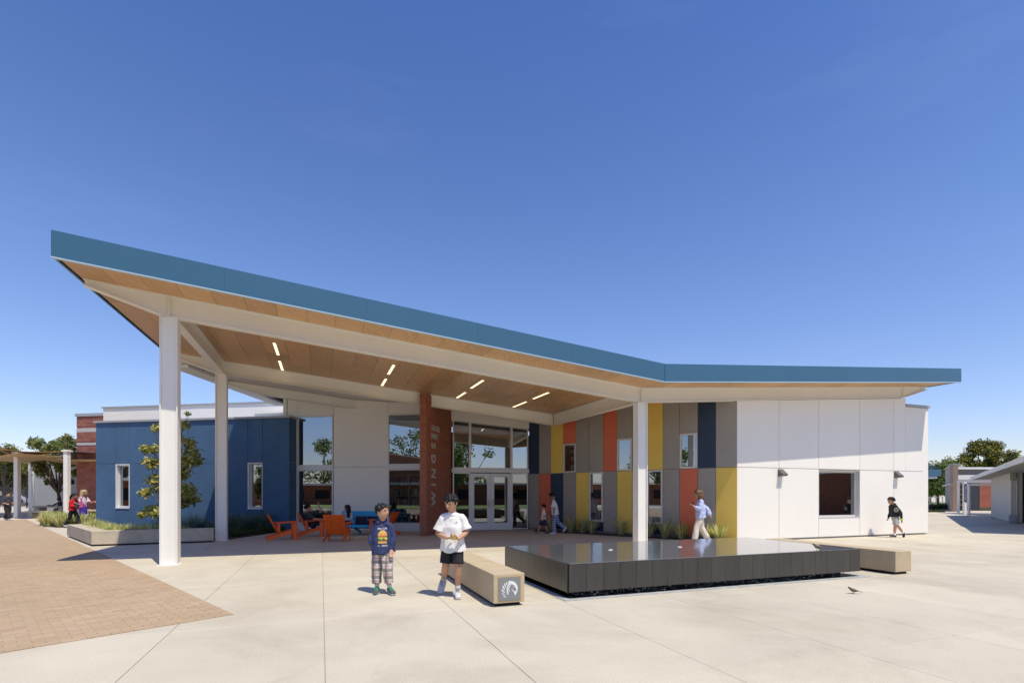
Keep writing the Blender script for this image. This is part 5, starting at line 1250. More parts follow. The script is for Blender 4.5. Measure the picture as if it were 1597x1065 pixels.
p = at(95.5, 36.5); J = dict(pelvis=(0, 0, .50), waist=(-.02, -.03, .62), chest=(-.06, -.06, .78), neck=(-.08, -.12, .96), head=(-.03, -.16, 1.13), shL=(-.22, -.08, .90), shR=(.12, -.08, .90), elL=(-.42, -.25, .74), wrL=(-.62, -.32, .76), elR=(.16, -.25, .72), wrR=(.05, -.42, .76),
         hipL=(-.08, 0, .50), hipR=(.08, 0, .50), knL=(-.09, -.42, .50), knR=(.09, -.42, .50), anL=(-.09, -.40, .09), anR=(.09, -.40, .09), toL=(-.09, -.56, .03), toR=(.09, -.56, .03), hr=(.10, 0, 0))
person('person in a black jacket sitting at a concrete table under the shade sails', (p.x, p.y, .0), 1.5, J, (-.4, -1), (.3, -.9, -.3), ('jacket', grey_t, dict(sleeve='long', fat=1.1, hem=0)), ('trousers', navy_s, dict(fat=1, len=.9)), (dark_m, None), (hair_black, 'short'), vox=.014)
bpy.data.scenes.remove(T2)
# ------------------------------------------------------------------ plants
def blades(n, r0, h, spread, cols, rs, wd=.012, droop=.5, seg=4, up=.55):
    V, Q, T = [], [], []
    for i in range(n):
        a = rs.uniform(0, 2*math.pi); r = r0*math.sqrt(rs.random()); hh = h*rs.uniform(.6, 1.08); sp = spread*rs.uniform(.2, 1.0)
        ox, oy = math.cos(a)*r, math.sin(a)*r; a2 = a+rs.uniform(-.8, .8); dx, dy = math.cos(a2), math.sin(a2); w_ = wd*rs.uniform(.7, 1.2)
        c = cols[int(rs.random()*len(cols))]; k_ = rs.uniform(.8, 1.2); c = tuple(x*k_ for x in c); px_, py_ = -dy, dx; b0 = len(V)
        for s_ in range(seg+1):
            t = s_/seg; out = sp*(t**1.5); z = hh*(t-droop*t*t*.55*(sp/spread)); w2 = w_*(1-t**2.2)+.0008
            V += [(ox+dx*out-px_*w2/2, oy+dy*out-py_*w2/2, z), (ox+dx*out+px_*w2/2, oy+dy*out+py_*w2/2, z)]
            if s_: k = b0+2*s_; Q.append((k-2, k-1, k+1, k)); T.append(c)
    return V, Q, T
def clump_mesh(name, seed, **kw):
    rs = random.Random(seed); V, Q, T = blades(rs=rs, **kw); o = fast(name, V, Q, leaf_m, T); me = o.data; bpy.data.objects.remove(o); return me
YG = [(.70, .66, .20), (.76, .70, .32), (.40, .46, .12), (.80, .74, .46), (.26, .34, .08)]
GG = [(.34, .40, .18), (.52, .55, .30), (.18, .24, .09), (.62, .62, .42)]
DG = [(.05, .08, .02), (.08, .11, .03), (.11, .13, .05)]
BG_ = [(.16, .22, .15), (.25, .31, .22), (.10, .15, .09)]
flaxY = [clump_mesh('blade', s, n=110, r0=.07, h=.44, spread=.34, cols=YG, wd=.020) for s in range(3)]
flaxG = [clump_mesh('blade', s+10, n=95, r0=.06, h=.50, spread=.32, cols=GG+YG[:2], wd=.018) for s in range(3)]
blueg = [clump_mesh('blade', s+20, n=120, r0=.08, h=.62, spread=.40, cols=BG_, wd=.008, droop=.3) for s in range(2)]
hedge = [clump_mesh('blade', s+30, n=150, r0=.16, h=.20, spread=.16, cols=DG, wd=.010) for s in range(2)]
def plant(me, loc, label, cat, group, name, sc=1.0, rz=0):
    o = bpy.data.objects.new(name, me); COL.objects.link(o); o.location = loc; o.scale = (sc, sc, sc); o.rotation_euler.z = rz; return tag(o, label, cat, group)
rp = random.Random(11)
# along the coloured wall
spots = [(866, 'grey-green flax plant behind the two walking boys'), (897, 'flax plant against the grey panel just past the navy one'), (915, 'flax plant under the yellow lower panel, at its wall window side'), (931, 'flax plant under the tall low window between yellow and grey panels'),
         (974, 'flax plant before the yellow lower panel left of the front column'), (1019, 'flax plant just past the front column'), (1044, 'flax plant before the grey lower panels past the column'), (1068, 'sunlit yellow flax plant before the coral red lower panel'),
         (1108, 'sunlit yellow flax plant behind the walking woman'), (1127, 'sunlit yellow flax plant before the last yellow lower panel')]
for i, (px, lb) in enumerate(spots):
    u = u_at(Cw, CD, px); pos = Cw+CD*u+nC*rp.uniform(.26, .38)
    plant((flaxY if px > 1050 else flaxG)[i % 3], (*pos, .03), lb, 'plant', 'flax plants along the coloured wall', 'flax_plant', rp.uniform(1.35, 1.65), rp.uniform(0, 6))
# planter bed: sunlit variegated row, blue grasses
PB_n = 0
for i in range(34):
    t = i/33; base = (PQ+PLd*Ll+nL*(T+.25)).lerp(inner+(PR+PLd)*.15, min(1, t*2)) if t < .5 else (inner+(PR+PLd)*.15).lerp(PQ+PR*1.9+nR*(T+.25), (t-.5)*2)
    pos = base+Vector((rp.uniform(-.15, .15), rp.uniform(-.1, .55)))
    plant(flaxY[i % 3], (*pos, .14), 'variegated yellow-green flax plant in the sunny row behind the concrete seat wall', 'plant', 'sunlit flax row in the planting bed', 'flax_plant', rp.uniform(1.0, 1.3), rp.uniform(0, 6))
for i in range(26):
    t = rp.random(); base = (PQ+PR*1.0+nR*(T+.5)).lerp(G(424, 830)+Vector((-.6, .5)), t)+Vector((rp.uniform(-.4, .3), rp.uniform(0, 1.6)))
    plant(blueg[i % 2], (*base, .10), 'wispy blue-green grass tuft in the shaded bed by the rear column', 'plant', 'blue-green grass tufts before the blue wing', 'grass_tuft', rp.uniform(1.0, 1.4), rp.uniform(0, 6))
# low hedge strip: nobody could count its tufts
V, Q, T_ = [], [], []
for i in range(330):
    a_, b_ = rp.random(), rp.random(); lo_ = G(351, 841).lerp(G(434, 829.5), a_); hi_ = (BW1+Vector((-2.5, .3))).lerp(BW1+Vector((-.15, -.1)), a_)
    pos = lo_.lerp(hi_, b_*.75+.03); v, q, t_ = blades(34, .10, .20, .14, DG, rp, .012); k = len(V)
    V += [(x+pos.x, y+pos.y, z+.03) for x, y, z in v]; Q += [tuple(i_+k for i_ in f) for f in q]; T_ += t_
tag(fast('ground_cover', V, Q, leaf_m, T_, kind='stuff'), 'low dark green grassy ground cover before the blue wing', 'ground cover')
# flower stalks of thin brown twigs above the flax
def leafcloud(n, blobs, size, cols, rs, jitter=.25, flat=.5):
    V = np.zeros((n*4, 3)); T = []; Q = np.arange(n*4).reshape(n, 4)
    wts = np.array([b[3]*b[4]*b[5] for b in blobs])**.67; wts = np.cumsum(wts/wts.sum())
    for i in range(n):
        b = blobs[int(np.searchsorted(wts, rs.random()))]
        d = Vector((rs.gauss(0, 1), rs.gauss(0, 1), rs.gauss(0, 1))).normalized(); r = rs.random()**.35*(1+rs.uniform(-jitter, jitter))
        c = Vector((b[0]+d.x*b[3]*r, b[1]+d.y*b[4]*r, b[2]+d.z*b[5]*r))
        nrm = (d*.8+Vector((rs.uniform(-1, 1), rs.uniform(-1, 1), rs.uniform(-.3, 1.1)))).normalized(); t = nrm.orthogonal().normalized(); t.rotate(Matrix.Rotation(rs.uniform(0, 6.28), 3, nrm)); bt = nrm.cross(t)
        s_ = size*rs.uniform(.6, 1.25); V[i*4:(i+1)*4] = [c-t*s_, c-bt*s_*flat, c+t*s_, c+bt*s_*flat]
        col = cols[int(rs.random()*len(cols))]; k_ = rs.uniform(.75, 1.25); T.append(tuple(x*k_ for x in col))
    return V, Q, T
def tree(name, label, loc, h_trunk, limbs, blobs, n, size, cols, seed, cat='tree', group=None, tr=.12, flat=.5):
    rs = random.Random(seed); e_ = empty(name, loc, label, cat, group)
    m_ = MB(); fork = Vector((rs.uniform(-.1, .1), 0, h_trunk)); m_.tube([(0, 0, -.1), (.02, .01, h_trunk*.5), fork], [tr*1.25, tr, tr*.8], 9, cap=False)
    for b in (blobs if limbs is None else limbs):
        e = Vector(b[:3]); mid = fork.lerp(e, .5)+Vector((rs.uniform(-.2, .2), rs.uniform(-.2, .2), .1)); m_.tube([fork-Vector((0, 0, .1)), mid, e], [tr*.55, tr*.35, tr*.12], 6)
        for k in range(3):
            q = e+Vector((rs.uniform(-1, 1)*b[3]*.7, rs.uniform(-1, 1)*b[4]*.7, rs.uniform(-.3, .8)*b[5])) if len(b) > 3 else e
            m_.tube([mid.lerp(e, .5), mid.lerp(q, .75), q], [tr*.2, tr*.12, tr*.04], 5)
    o = m_.build('trunk', bark_m, smooth=True); o.parent = e_
    V, Q, T = leafcloud(n, blobs, size, cols, rs, flat=flat); o = fast('crown', V, Q, leaf_m, T); o.parent = e_
    return e_
# sapling against the blue wing
sp_ = Vector((-13.1, 19.4)); rs = random.Random(21)
blobs = []
for (px, py, r) in ((236, 722, .26), (228, 700, .20), (247, 668, .20), (262, 655, .22), (289, 662, .20), (294, 690, .25), (300, 705, .28), (305, 718, .25), (288, 720, .34), (285, 738, .28), (240, 700, .18), (238, 748, .25), (248, 762, .26), (226, 768, .22), (236, 795, .26), (250, 800, .30), (222, 802, .18), (290, 764, .32), (300, 778, .28), (284, 785, .25), (268, 700, .3), (266, 740, .3), (268, 775, .3), (293, 645, .10), (275, 680, .25)):
    k = rs.uniform(19.1, 19.8); r *= 1.1; blobs.append(((px-CX)*k/F-sp_.x, k-sp_.y, CH-(py-HY)*k/F, r, r*.9, r*.8))
tree('sapling_tree', 'slender young tree with yellow-tipped leaves against the blue wing', (*sp_, .0), .9, None, blobs, 3700, .098, [(.36, .38, .08), (.25, .31, .07), (.50, .47, .13), (.64, .52, .09), (.16, .21, .05), (.70, .64, .28)], 5, tr=.045, flat=.34)

# ------------------------------------------------------------------ left background
redcmu = mat('split_face_red_block', (.30, .115, .085), .95, .28, 5, .9, 14)
pale_band = mat('pale_block_band', (.5, .48, .46), .9)
bb = empty('brick_building', (-26.5, 36.5, 0), 'red split-face block building with pale bands behind the blue wing', 'building')
bx0 = at(120, 34.5).x; o_ = Vector((bx0, 34.5)); d_ = rot(-9.6)
m_ = MB(); m_.obox(o_, d_, .0, 16, -9, 0, 0, 6.75); m_.build('wall', redcmu, bb)
zr = [(5.0, 5.26), (3.72, 3.96)]
zr = [(CH+(HY-674)*34.5/F, CH+(HY-668)*34.5/F), (CH+(HY-694.5)*34.5/F, CH+(HY-690.5)*34.5/F)]
for z0, z1 in zr: m_ = MB(); m_.obox(o_, d_, -.02, 16, 0, .02, z0, z1); m_.build('band', pale_band, bb)
m_ = MB(); m_.obox(o_, d_, -.08, 16, -9, .08, 6.752, 6.95); m_.build('coping', coping_m, bb)
# block courses standing proud, too small to pick apart singly
m_ = MB(); rb = random.Random(9)
for r_ in range(33):
    z0 = r_*.203+.008
    if any(z0 < b1 and z0+.19 > b0 for b0, b1 in zr) or z0+.19 > 6.74: continue
    for c in range(-1, 9):
        u0 = c*.41+(r_ % 2)*.205; u1 = u0+.395
        if u1 < .05: continue
        k_ = rb.uniform(.85, 1.15); m_.obox(o_, d_, max(u0, 0), u1, 0, rb.uniform(.012, .03), z0, z0+.19, tint=(.31*k_, .125*k_, .095*k_))
ob = m_.build('blocks', attr_mat('split_block', .95, 0), bb); ob['kind'] = 'stuff'
gwm = mat('pale_grey_stucco', (.42, .44, .44), .9, .05, 1)
gb = empty('grey_building', (*at(90, 46), 0), 'pale grey plaster building wall behind the small tree and shade sails', 'building')
p0, p1 = at(51, 47), at(132, 43); d_ = (p1-p0).normalized()
m_ = MB(); m_.obox(p0, d_, 0, (p1-p0).length, -5, 0, 0, 5.15); m_.build('wall', gwm, gb)
m_ = MB(); m_.obox(p0, d_, -.1, (p1-p0).length, -5, .08, 5.152, 5.3); m_.build('parapet', coping_m, gb)
m_ = MB(); m_.obox(p0, d_, (p1-p0).length-1.9, (p1-p0).length-1.7, 0, .15, 2.4, 2.8); m_.build('wall_lamp', dark_m, gb)
# shade structure: four white posts, each a thing, and the sails
for (px, dd, zt, lb) in ((27, 34, 4.35, 'white steel shade post, the one nearest the walkers in black'), (48.5, 46, 4.45, 'white steel shade post farther back, between the front posts'), (104.5, 32.5, 4.35, 'white steel shade post beside the girl in red'), (111.5, 46, 4.45, 'white steel shade post farther back, just behind the one by the girl in red')):
    q = at(px, dd); e_ = empty('shade_post', (*q, 0), lb, 'post', 'white posts of the shade sails')
    m_ = MB(); m_.box(-.13, -.13, 0, .13, .13, zt); o = m_.build('post', white_steel, bevel=.01); o.parent = e_
    m_ = MB(); m_.box(-.2, -.2, zt-.12, .2, .2, zt-.02); o = m_.build('cap', white_steel); o.parent = e_
sail_m = mat('tan_shade_cloth', (.44, .31, .155), .85, .04, 4); sail_d = mat('charcoal_shade_cloth', (.06, .065, .075), .85)
def sail(pts, m, lb):
    n = 8; V = []; Fc = []
    a, b, c, d = [Vector(p) for p in pts]
    for i in range(n+1):
        for j in range(n+1):
            u, v = i/n, j/n; pin = .12
            uu = u+pin*(.5-u)*4*v*(1-v)*.5; vv = v+pin*(.5-v)*4*u*(1-u)*.5
            p = (a.lerp(b, uu)).lerp(d.lerp(c, uu), vv); p.z -= .30*(4*u*(1-u)*4*v*(1-v))*.5; V.append(p)
    Fc = [(i*(n+1)+j, (i+1)*(n+1)+j, (i+1)*(n+1)+j+1, i*(n+1)+j+1) for i in range(n) for j in range(n)]
    m_ = MB(); m_.add(V, Fc); o = m_.build('shade_sail', m, smooth=True); s = o.modifiers.new('s', 'SOLIDIFY'); s.thickness = .02; return tag(o, lb, 'shade sail', 'shade sails')
P_ = lambda px, dd, z: (*at(px, dd), z)
sail([P_(-60, 30, 4.9), P_(27, 34, 4.35), P_(100, 33, 4.30), P_(30, 46, 4.75)], sail_m, 'tan shade sail stretched between the two front posts')
sail([P_(-50, 40, 4.3), P_(48.5, 46, 4.3), P_(104.5, 33, 3.95), P_(30, 31, 4.0)], sail_m, 'lower tan shade sail crossing behind the front posts')
sail([P_(104.5, 32.5, 4.3), P_(175, 34, 4.25), P_(168, 44, 4.3), P_(111.5, 46, 4.45)], sail_d, 'charcoal shade sail beyond the post by the girl in red')
sail([P_(60, 36, 4.05), P_(170, 31, 3.62), P_(170, 42, 3.95), P_(100, 46, 4.2)], sail_m, 'tan shade sail running behind the corner of the blue wing')
# concrete tables and benches in the shade
def slab_seat(name, label, px0, px1, dd, z, cat, m=planter_m, legs=True, dep=.7):
    a, b = at(px0, dd), at(px1, dd); e_ = empty(name, (*((a+b)/2), 0), label, cat); d_ = (b-a).normalized(); L_ = (b-a).length
    m_ = MB(); m_.obox(a, d_, 0, L_, -dep, 0, z-.10, z); m_.build('top', m, e_, bevel=.006)
    for u in (.15, L_-.45): m_ = MB(); m_.obox(a, d_, u, u+.3, -dep+.05, -.05, 0, z-.10); m_.build('leg', m, e_)
slab_seat('concrete_bench', 'low brown-grey concrete bench in the shade beyond the grass clumps', 38, 72, 33.5, .45, 'bench')
slab_seat('concrete_table', 'concrete picnic table under the shade sails with a sitter at it', 50, 100, 36, .72, 'table')
slab_seat('concrete_bench', 'raised concrete seat wall running before the red block building', 106, 160, 33, .55, 'bench')
# flax masses at the left
for i in range(26):
    px = rp.uniform(66, 150); dd = 24.5+ (px-66)*-.02+rp.uniform(-.2, 3.2); q = at(px, dd)
    if dd < 24.2: continue
    plant(flaxY[i % 3], (*q, .0), 'yellow-green flax plant in the sunny bed behind the walking girl in red', 'plant', 'flax plants in the far sunny bed', 'flax_plant', rp.uniform(1.3, 1.9), rp.uniform(0, 6))
patchp = [at(61, 26), at(152, 21.8), at(155, 28), at(70, 31)]
patch('far_planting_bed', [(p.x, p.y) for p in patchp], .010, soil_m)
# trees left
rs = random.Random(2)
def crown_blobs(w_, h0, h1, n, r, seed):
    rr = random.Random(seed); out = []
    for i in range(n):
        a = rr.uniform(0, 6.28); z = rr.uniform(0, 1); k_ = math.sin(math.pi*(.18+.72*z))*w_*math.sqrt(rr.random())
        rb_ = r*rr.uniform(.7, 1.2); out.append((math.cos(a)*k_, math.sin(a)*k_, h0+(h1-h0)*z, rb_, rb_, rb_*.75))
    return out
GREEN = [(.17, .22, .06), (.12, .17, .045), (.24, .28, .08), (.30, .31, .09)]
q = at(93, 40); tree('small_courtyard_tree', 'small multi-stemmed tree standing in the courtyard before the pale grey wall', (*q, 0), 1.7, None,
    [((px-93)*40/F, rp.uniform(-1, 1), CH+(HY-py)*40/F, r, r, r*.8) for px, py, r in ((50, 688, .5), (58, 693, .45), (75, 690, .6), (84, 697, .6), (68, 700, .5), (112, 690, .5), (120, 685, .4), (60, 735, .6), (66, 722, .6), (80, 716, .6), (55, 730, .5), (62, 750, .35), (110, 730, .5), (119, 737, .4), (96, 718, .6), (100, 700, .6), (88, 728, .35))], 4200, .13, GREEN+[(.2, .2, .07)], 31, tr=.13)
YGR = [(.20, .19, .04), (.13, .14, .03), (.28, .25, .06), (.09, .11, .03)]
for i, (px, dd, hh, ww_, cols, lb) in enumerate(((6, 90, 9.0, 5, YGR, 'yellow-green street tree behind the black fence at the frame edge'), (30, 95, 8.5, 4.5, YGR, 'yellow-green street tree behind the front shade post'), (40, 100, 9.0, 4.5, GREEN, 'dark street tree beside the yellow-green ones'), (-12, 92, 9, 5, GREEN, 'dark street tree cut by the frame edge'))):
    q = at(px, dd); tree('street_tree', lb, (*q, 0), hh*.3, None, crown_blobs(ww_, hh*.35, hh, 12, 1.7, i), 2600, .32, cols, 40+i, group='street trees behind the fence', tr=.2)
q = at(9, 110); e_ = empty('palm_tree', (*q, 0), 'tall palm tree behind the yellow-green street trees', 'palm tree')
m_ = MB(); m_.tube([(0, 0, 0), (.2, 0, 6), (0, 0, 11)], [.3, .22, .2], 8); o = m_.build('trunk', bark_m, smooth=True); o.parent = e_
V, Q, T = [], [], []; rs = random.Random(8)
for i in range(38):
    a = rs.uniform(0, 6.28); el = rs.uniform(-.5, 1.2)
    for s_ in range(7):
        t0, t1 = s_/7, (s_+1)/7; f = lambda t: Vector((math.cos(a)*2.6*t*math.cos(el*.5), math.sin(a)*2.6*t*math.cos(el*.5), 11+2.0*t*math.sin(el)-1.9*t*t))
        p0, p1 = f(t0), f(t1); sd = Vector((-math.sin(a), math.cos(a), 0))*.35*math.sin(math.pi*min(1, t0+.15)); k = len(V); V += [p0-sd-Vector((0, 0, .15)), p0+sd-Vector((0, 0, .15)), p1+sd*.9, p1-sd*.9]; Q.append((k, k+1, k+2, k+3)); T.append((.06, .08, .03))
o = fast('crown', V, Q, leaf_m, T); o.parent = e_
# black fence
fe = empty('steel_fence', (*at(15, 62), 0), 'black steel picket fence along the street behind the shade posts', 'fence'); blk = mat('black_steel', (.015, .015, .017), .5)
fa, fb = at(-14, 62), at(50, 58); d_ = (fb-fa).normalized(); L_ = (fb-fa).length
m_ = MB(); pk = MB()
for z in (.3, 2.2): m_ = MB(); m_.obox(fa, d_, 0, L_, -.02, .02, z, z+.05); m_.build('rail', blk, fe)
u = 0; i = 0
while u < L_:
    if i % 14 == 0: m_ = MB(); m_.obox(fa, d_, u, u+.08, -.04, .04, 0, 2.6); m_.build('fence_post', blk, fe)
    else: m_ = MB(); m_.obox(fa, d_, u, u+.022, -.012, .012, .1, 2.45); m_.build('picket', blk, fe)
    u += .15; i += 1
hs = empty('street_house', (*at(20, 105), 0), 'low dark-roofed house across the street seen through the fence', 'house')
h0 = at(2, 105); m_ = MB(); m_.box(h0.x, 105, 0, h0.x+9, 112, 2.6); m_.build('wall', mat('house_wall', (.35, .3, .25), .9), hs)
m_ = MB(); m_.add([(h0.x-.5, 104.4, 2.6), (h0.x+9.5, 104.4, 2.6), (h0.x+9.5, 112.6, 2.6), (h0.x-.5, 112.6, 2.6), (h0.x-.5, 108.5, 6.5), (h0.x+7.5, 108.5, 6.5)], [(0, 1, 5, 4), (2, 3, 4, 5), (1, 2, 5), (3, 0, 4), (0, 3, 2, 1)]); m_.build('roof', mat('dark_grey_shingle', (.09, .10, .12), .9), hs)
car_w = mat('white_car_paint', (.6, .6, .62), .25); car_d = mat('dark_car_paint', (.05, .06, .09), .25)
def car(px, dd, m, lb):
    q = at(px, dd); e_ = empty('parked_car', (*q, .0), lb, 'car', 'cars parked on the street')
    prof = [(-2.1, .35), (-2.15, .75), (-1.9, .95), (-1.2, 1.0), (-.7, 1.42), (.6, 1.45), (1.3, 1.02), (2.0, .9), (2.15, .6), (2.1, .35)]
    m_ = MB(); k = len(prof); V = [(x, y*(.85 if z < 1.05 else .68), z) for y in (-1, 1) for x, z in prof]
    m_.add(V, [tuple(range(k)), tuple(range(2*k-1, k-1, -1))]+[(i, k+i, k+(i+1) % k, (i+1) % k) for i in range(k)]); o = m_.build('body', m, bevel=.04); o.parent = e_
    m_ = MB(); m_.add([(-1.1, -.80, 1.03), (-.68, -.70, 1.37), (.55, -.70, 1.39), (1.15, -.80, 1.04)], [(0, 3, 2, 1)]); o = m_.build('window', mat('car_glass', (.02, .025, .03), .1)); o.parent = e_
    for x in (-1.35, 1.35):
        m_ = MB(); m_.tube([(x, -.87, .33), (x, -.65, .33)], [.33, .33], 16, cap=False); o = m_.build('wheel', dark_m); o.parent = e_
    return e_
car(4, 72, car_d, 'dark car parked on the street at the frame edge behind the fence'); car(20, 74, car_w, 'white car parked on the street behind the fence'); car(37, 76, car_d, 'dark car parked on the street beside the front shade post')

# ------------------------------------------------------------------ right background
cmu = mat('grey_concrete_block', (.36, .35, .34), .95, .1, 3, .4, 60)
cwl = empty('block_wall', (*at(1480, 47), 0), 'tall grey concrete block wall with a stepped end beside the walkway', 'wall')
a_, b_, c_ = at(1474, 56), at(1486.5, 47), at(1492.5, 47)
def course_wall(p, q, h, e_):
    d_ = (q-p).normalized(); L_ = (q-p).length; m_ = MB(); m_.obox(p, d_, 0, L_, -.35, -.01, 0, h); m_.build('core', mortar_m, e_)
    m_ = MB(); r_ = 0
    while (r_+1)*.203 <= h:
        u = -(r_ % 2)*.2
        while u < L_:
            u0, u1 = max(0, u)+.006, min(L_, u+.40)-.006
            if u1-u0 > .03: k_ = rb.uniform(.92, 1.06); m_.obox(p, d_, u0, u1, -.02, 0, r_*.203+.006, r_*.203+.197, tint=(.38*k_, .37*k_, .355*k_))
            u += .4
        r_ += 1
    o = m_.build('blocks', attr_mat('grey_block', .95, 0), e_); o['kind'] = 'stuff'
Zt = CH+(HY-725)*47/F
course_wall(a_, b_, Zt, cwl); course_wall(b_, c_, Zt, cwl)
m_ = MB(); d1 = (b_-a_).normalized(); m_.obox(a_, d1, 0, (b_-a_).length, -.4, .05, Zt+.002, Zt+.12); m_.build('coping', coping_m, cwl)
m_ = MB(); d2 = (c_-b_).normalized(); m_.obox(b_, d2, 0, (c_-b_).length, -.4, .05, Zt+.004, Zt+.122); m_.build('coping', coping_m, cwl)
m_ = MB(); m_.obox(a_, d1, 0, (b_-a_).length, 0, .25, 2.4, 2.55); m_.build('ledge', coping_m, cwl)
# low classroom building with wide eaves
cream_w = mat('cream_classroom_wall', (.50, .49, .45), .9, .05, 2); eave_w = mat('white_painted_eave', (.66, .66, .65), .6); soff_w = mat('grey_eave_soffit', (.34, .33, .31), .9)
cb_ = empty('classroom_building', (32, 26, 0), 'low cream classroom building with a broad white-edged overhanging roof', 'building')
E0, E1r = Vector((19.2, 19.2)), Vector((33.1, 37.0)); ED = (E1r-E0).normalized(); EL = (E1r-E0).length; EN = Vector((ED.y, -ED.x))   # normal to the right
st0 = E0
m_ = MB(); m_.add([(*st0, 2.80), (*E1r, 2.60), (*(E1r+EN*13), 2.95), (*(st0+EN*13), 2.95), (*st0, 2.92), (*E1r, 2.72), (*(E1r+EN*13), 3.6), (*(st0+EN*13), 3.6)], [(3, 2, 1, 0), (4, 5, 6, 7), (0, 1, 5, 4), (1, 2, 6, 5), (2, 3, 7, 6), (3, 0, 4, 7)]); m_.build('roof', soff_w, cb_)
m_ = MB(); m_.obox(st0, ED, 0, EL+.06, -.0, -.05, 2.74, 2.96, z1b=2.76, z0b=2.54)
m_.obox(E1r+ED*.05, EN, 0, 13, -.05, 0, 2.541, 2.759, z1b=3.2, z0b=2.9)
m_.obox(st0, EN, 0, 13, 0, .05, 2.741, 2.959, z1b=3.2, z0b=2.9); m_.build('fascia', eave_w, cb_)
pc = at(1576.5, 28.0); wd2 = ED; 
m_ = MB(); c0 = pc+ED*0; m_.prism([pc, pc+EN*.45, pc+EN*.45+ED*9, pc+ED*9], .0, 2.74); m_.build('wall', cream_w, cb_)
m_ = MB(); q0 = at(1586.3, 27.8); q1 = at(1593, 27.8); m_.prism([q0, q1, q1+Vector((.1, .4)), q0+Vector((.1, .4))], 0, 2.86); m_.build('pier', cream_w, cb_)
q2 = q1+Vector((.05, .3)); m_ = MB(); m_.prism([q2, q2+rot(-10)*8, q2+rot(-10)*8+Vector((1, 1)), q2+Vector((.3, .4))], 0, 2.86); m_.build('door_wall', mat('dark_navy_door', (.02, .025, .04), .5), cb_)
m_ = MB(); g0 = at(1578, 27.93); m_.prism([g0, at(1585, 27.75), at(1585, 27.75)+Vector((0, .1)), g0+Vector((0, .1))], 2.30, 2.72); m_.build('louvre', mat('olive_louvre', (.2, .2, .15), .8), cb_)
m_ = MB(); m_.prism([at(1576, 27.95), at(1586, 27.7), at(1586, 27.7)+Vector((0, .1)), at(1576, 27.95)+Vector((0, .1))], 0, .42); m_.build('wall_base', mat('grey_wall_base', (.25, .26, .29), .9), cb_)
# covered walkway
wk = empty('covered_walkway', (*at(1505, 40), 0), 'white covered walkway on slim posts between the block wall and classrooms', 'walkway')
m_ = MB(); a_, b_ = at(1492, 43), at(1578, 36); d_ = (b_-a_).normalized(); m_.obox(a_, d_, 0, (b_-a_).length, -3.4, 0, 2.50, 2.72); m_.build('roof', eave_w, wk)
m_ = MB(); a_, b_ = at(1508, 37), at(1578, 34.5); d_ = (b_-a_).normalized(); m_.obox(a_, d_, 0, (b_-a_).length, -2.2, 0, 2.17, 2.30); m_.build('lower_roof', eave_w, wk)
for px, dd, zt in ((1495, 43, 2.5), (1511, 36.9, 2.3)): q = at(px, dd); m_ = MB(); m_.box(q.x-.06, q.y-.06, 0, q.x+.06, q.y+.06, zt); m_.build('post', white_steel, wk)
q = at(1504.5, 39.6); bp2 = empty('banner_post', (*q, 0), 'white walkway post carrying a narrow navy banner', 'post')
m_ = MB(); m_.box(-.09, -.09, 0, .09, .09, 2.5); o = m_.build('post', white_steel); o.parent = bp2
m_ = MB(); m_.box(-.13, -.12, .98, .13, -.10, 2.35); o = m_.build('banner', mat('navy_banner', (.02, .03, .10), .7)); o.parent = bp2
m_ = MB()
for i, ch in enumerate('WELCOME'):
    for r_ in range(7):
        for c in range(5):
            g_ = GL.get(ch) or ['01110', '10001', '10000', '10000', '10000', '10001', '01110']
            if g_[r_][c] == '1': z = 2.22-i*.165-r_*.017; x = -.045+c*.018; m_.add([(x, -.122, z-.017), (x+.018, -.122, z-.017), (x+.018, -.122, z), (x, -.122, z)], [(0, 1, 2, 3)])
o = m_.build('banner_lettering', white_c); o.parent = bp2
# walls behind the walkway
bh = empty('rear_classrooms', (*at(1540, 49), 0), 'red brick classroom wall with dark doors deep under the walkway', 'building')
def bw_(px0, px1, dd, z0, z1, n, m):
    a, b = at(px0, dd), at(px1, dd); m_ = MB(); m_.obox(a, Vector((1, 0)), 0, b.x-a.x, -.3, 0, z0, z1); return m_.build(n, m, bh)
bw_(1493, 1600, 50, 0, 3.0, 'wall', mat('olive_cream_wall', (.30, .29, .22), .9)); bw_(1493, 1511, 49.6, 0.0, 2.8, 'lattice_window', dark_m); bw_(1512, 1527.5, 49.6, 0, 2.9, 'door', mat('dark_navy_door', (.02, .025, .04), .5))
rbw = bw_(1527.5, 1556, 49.6, .3, 2.9, 'brick_wall', mortar_m); bw_(1557, 1567, 49.6, .2, 2.7, 'window', mat('dark_screen', (.05, .055, .055), .4))
a = at(1527.5, 49.59); m_ = MB()
for r_ in range(13):
    for c in range(5): k_ = rb.uniform(.9, 1.1); u0 = c*.42-(r_ % 2)*.2; m_.obox(a, Vector((1, 0)), max(0, u0), min(u0+.405, 1.77), 0, .02, .3+r_*.2+.01, .3+(r_+1)*.2, tint=(.30*k_, .10*k_, .065*k_))
o = m_.build('bricks', brick_attr, bh); o['kind'] = 'stuff'
for i in range(5): m_ = MB(); z = .5+i*.5; aa = at(1496, 49.4); m_.obox(aa, Vector((1, 0)), 0, .9, 0, .05, z, z+.06); m_.build('lattice_bar', mat('tan_bar', (.25, .2, .14), .8), bh)
m_ = MB(); aa = at(1493, 50); m_.prism([at(1493.5, 50.3), at(1605, 50.3), at(1605, 58), at(1493.5, 58)], 3.002, 3.45); m_.build('roof', eave_w, bh)
m_ = MB(); m_.prism([at(1494.5, 51.2), at(1585, 51.2), at(1580, 57), at(1494.5, 57)], 3.452, 4.05); m_.build('clerestory', mat('clerestory_glass', (.08, .08, .085), .2), bh)
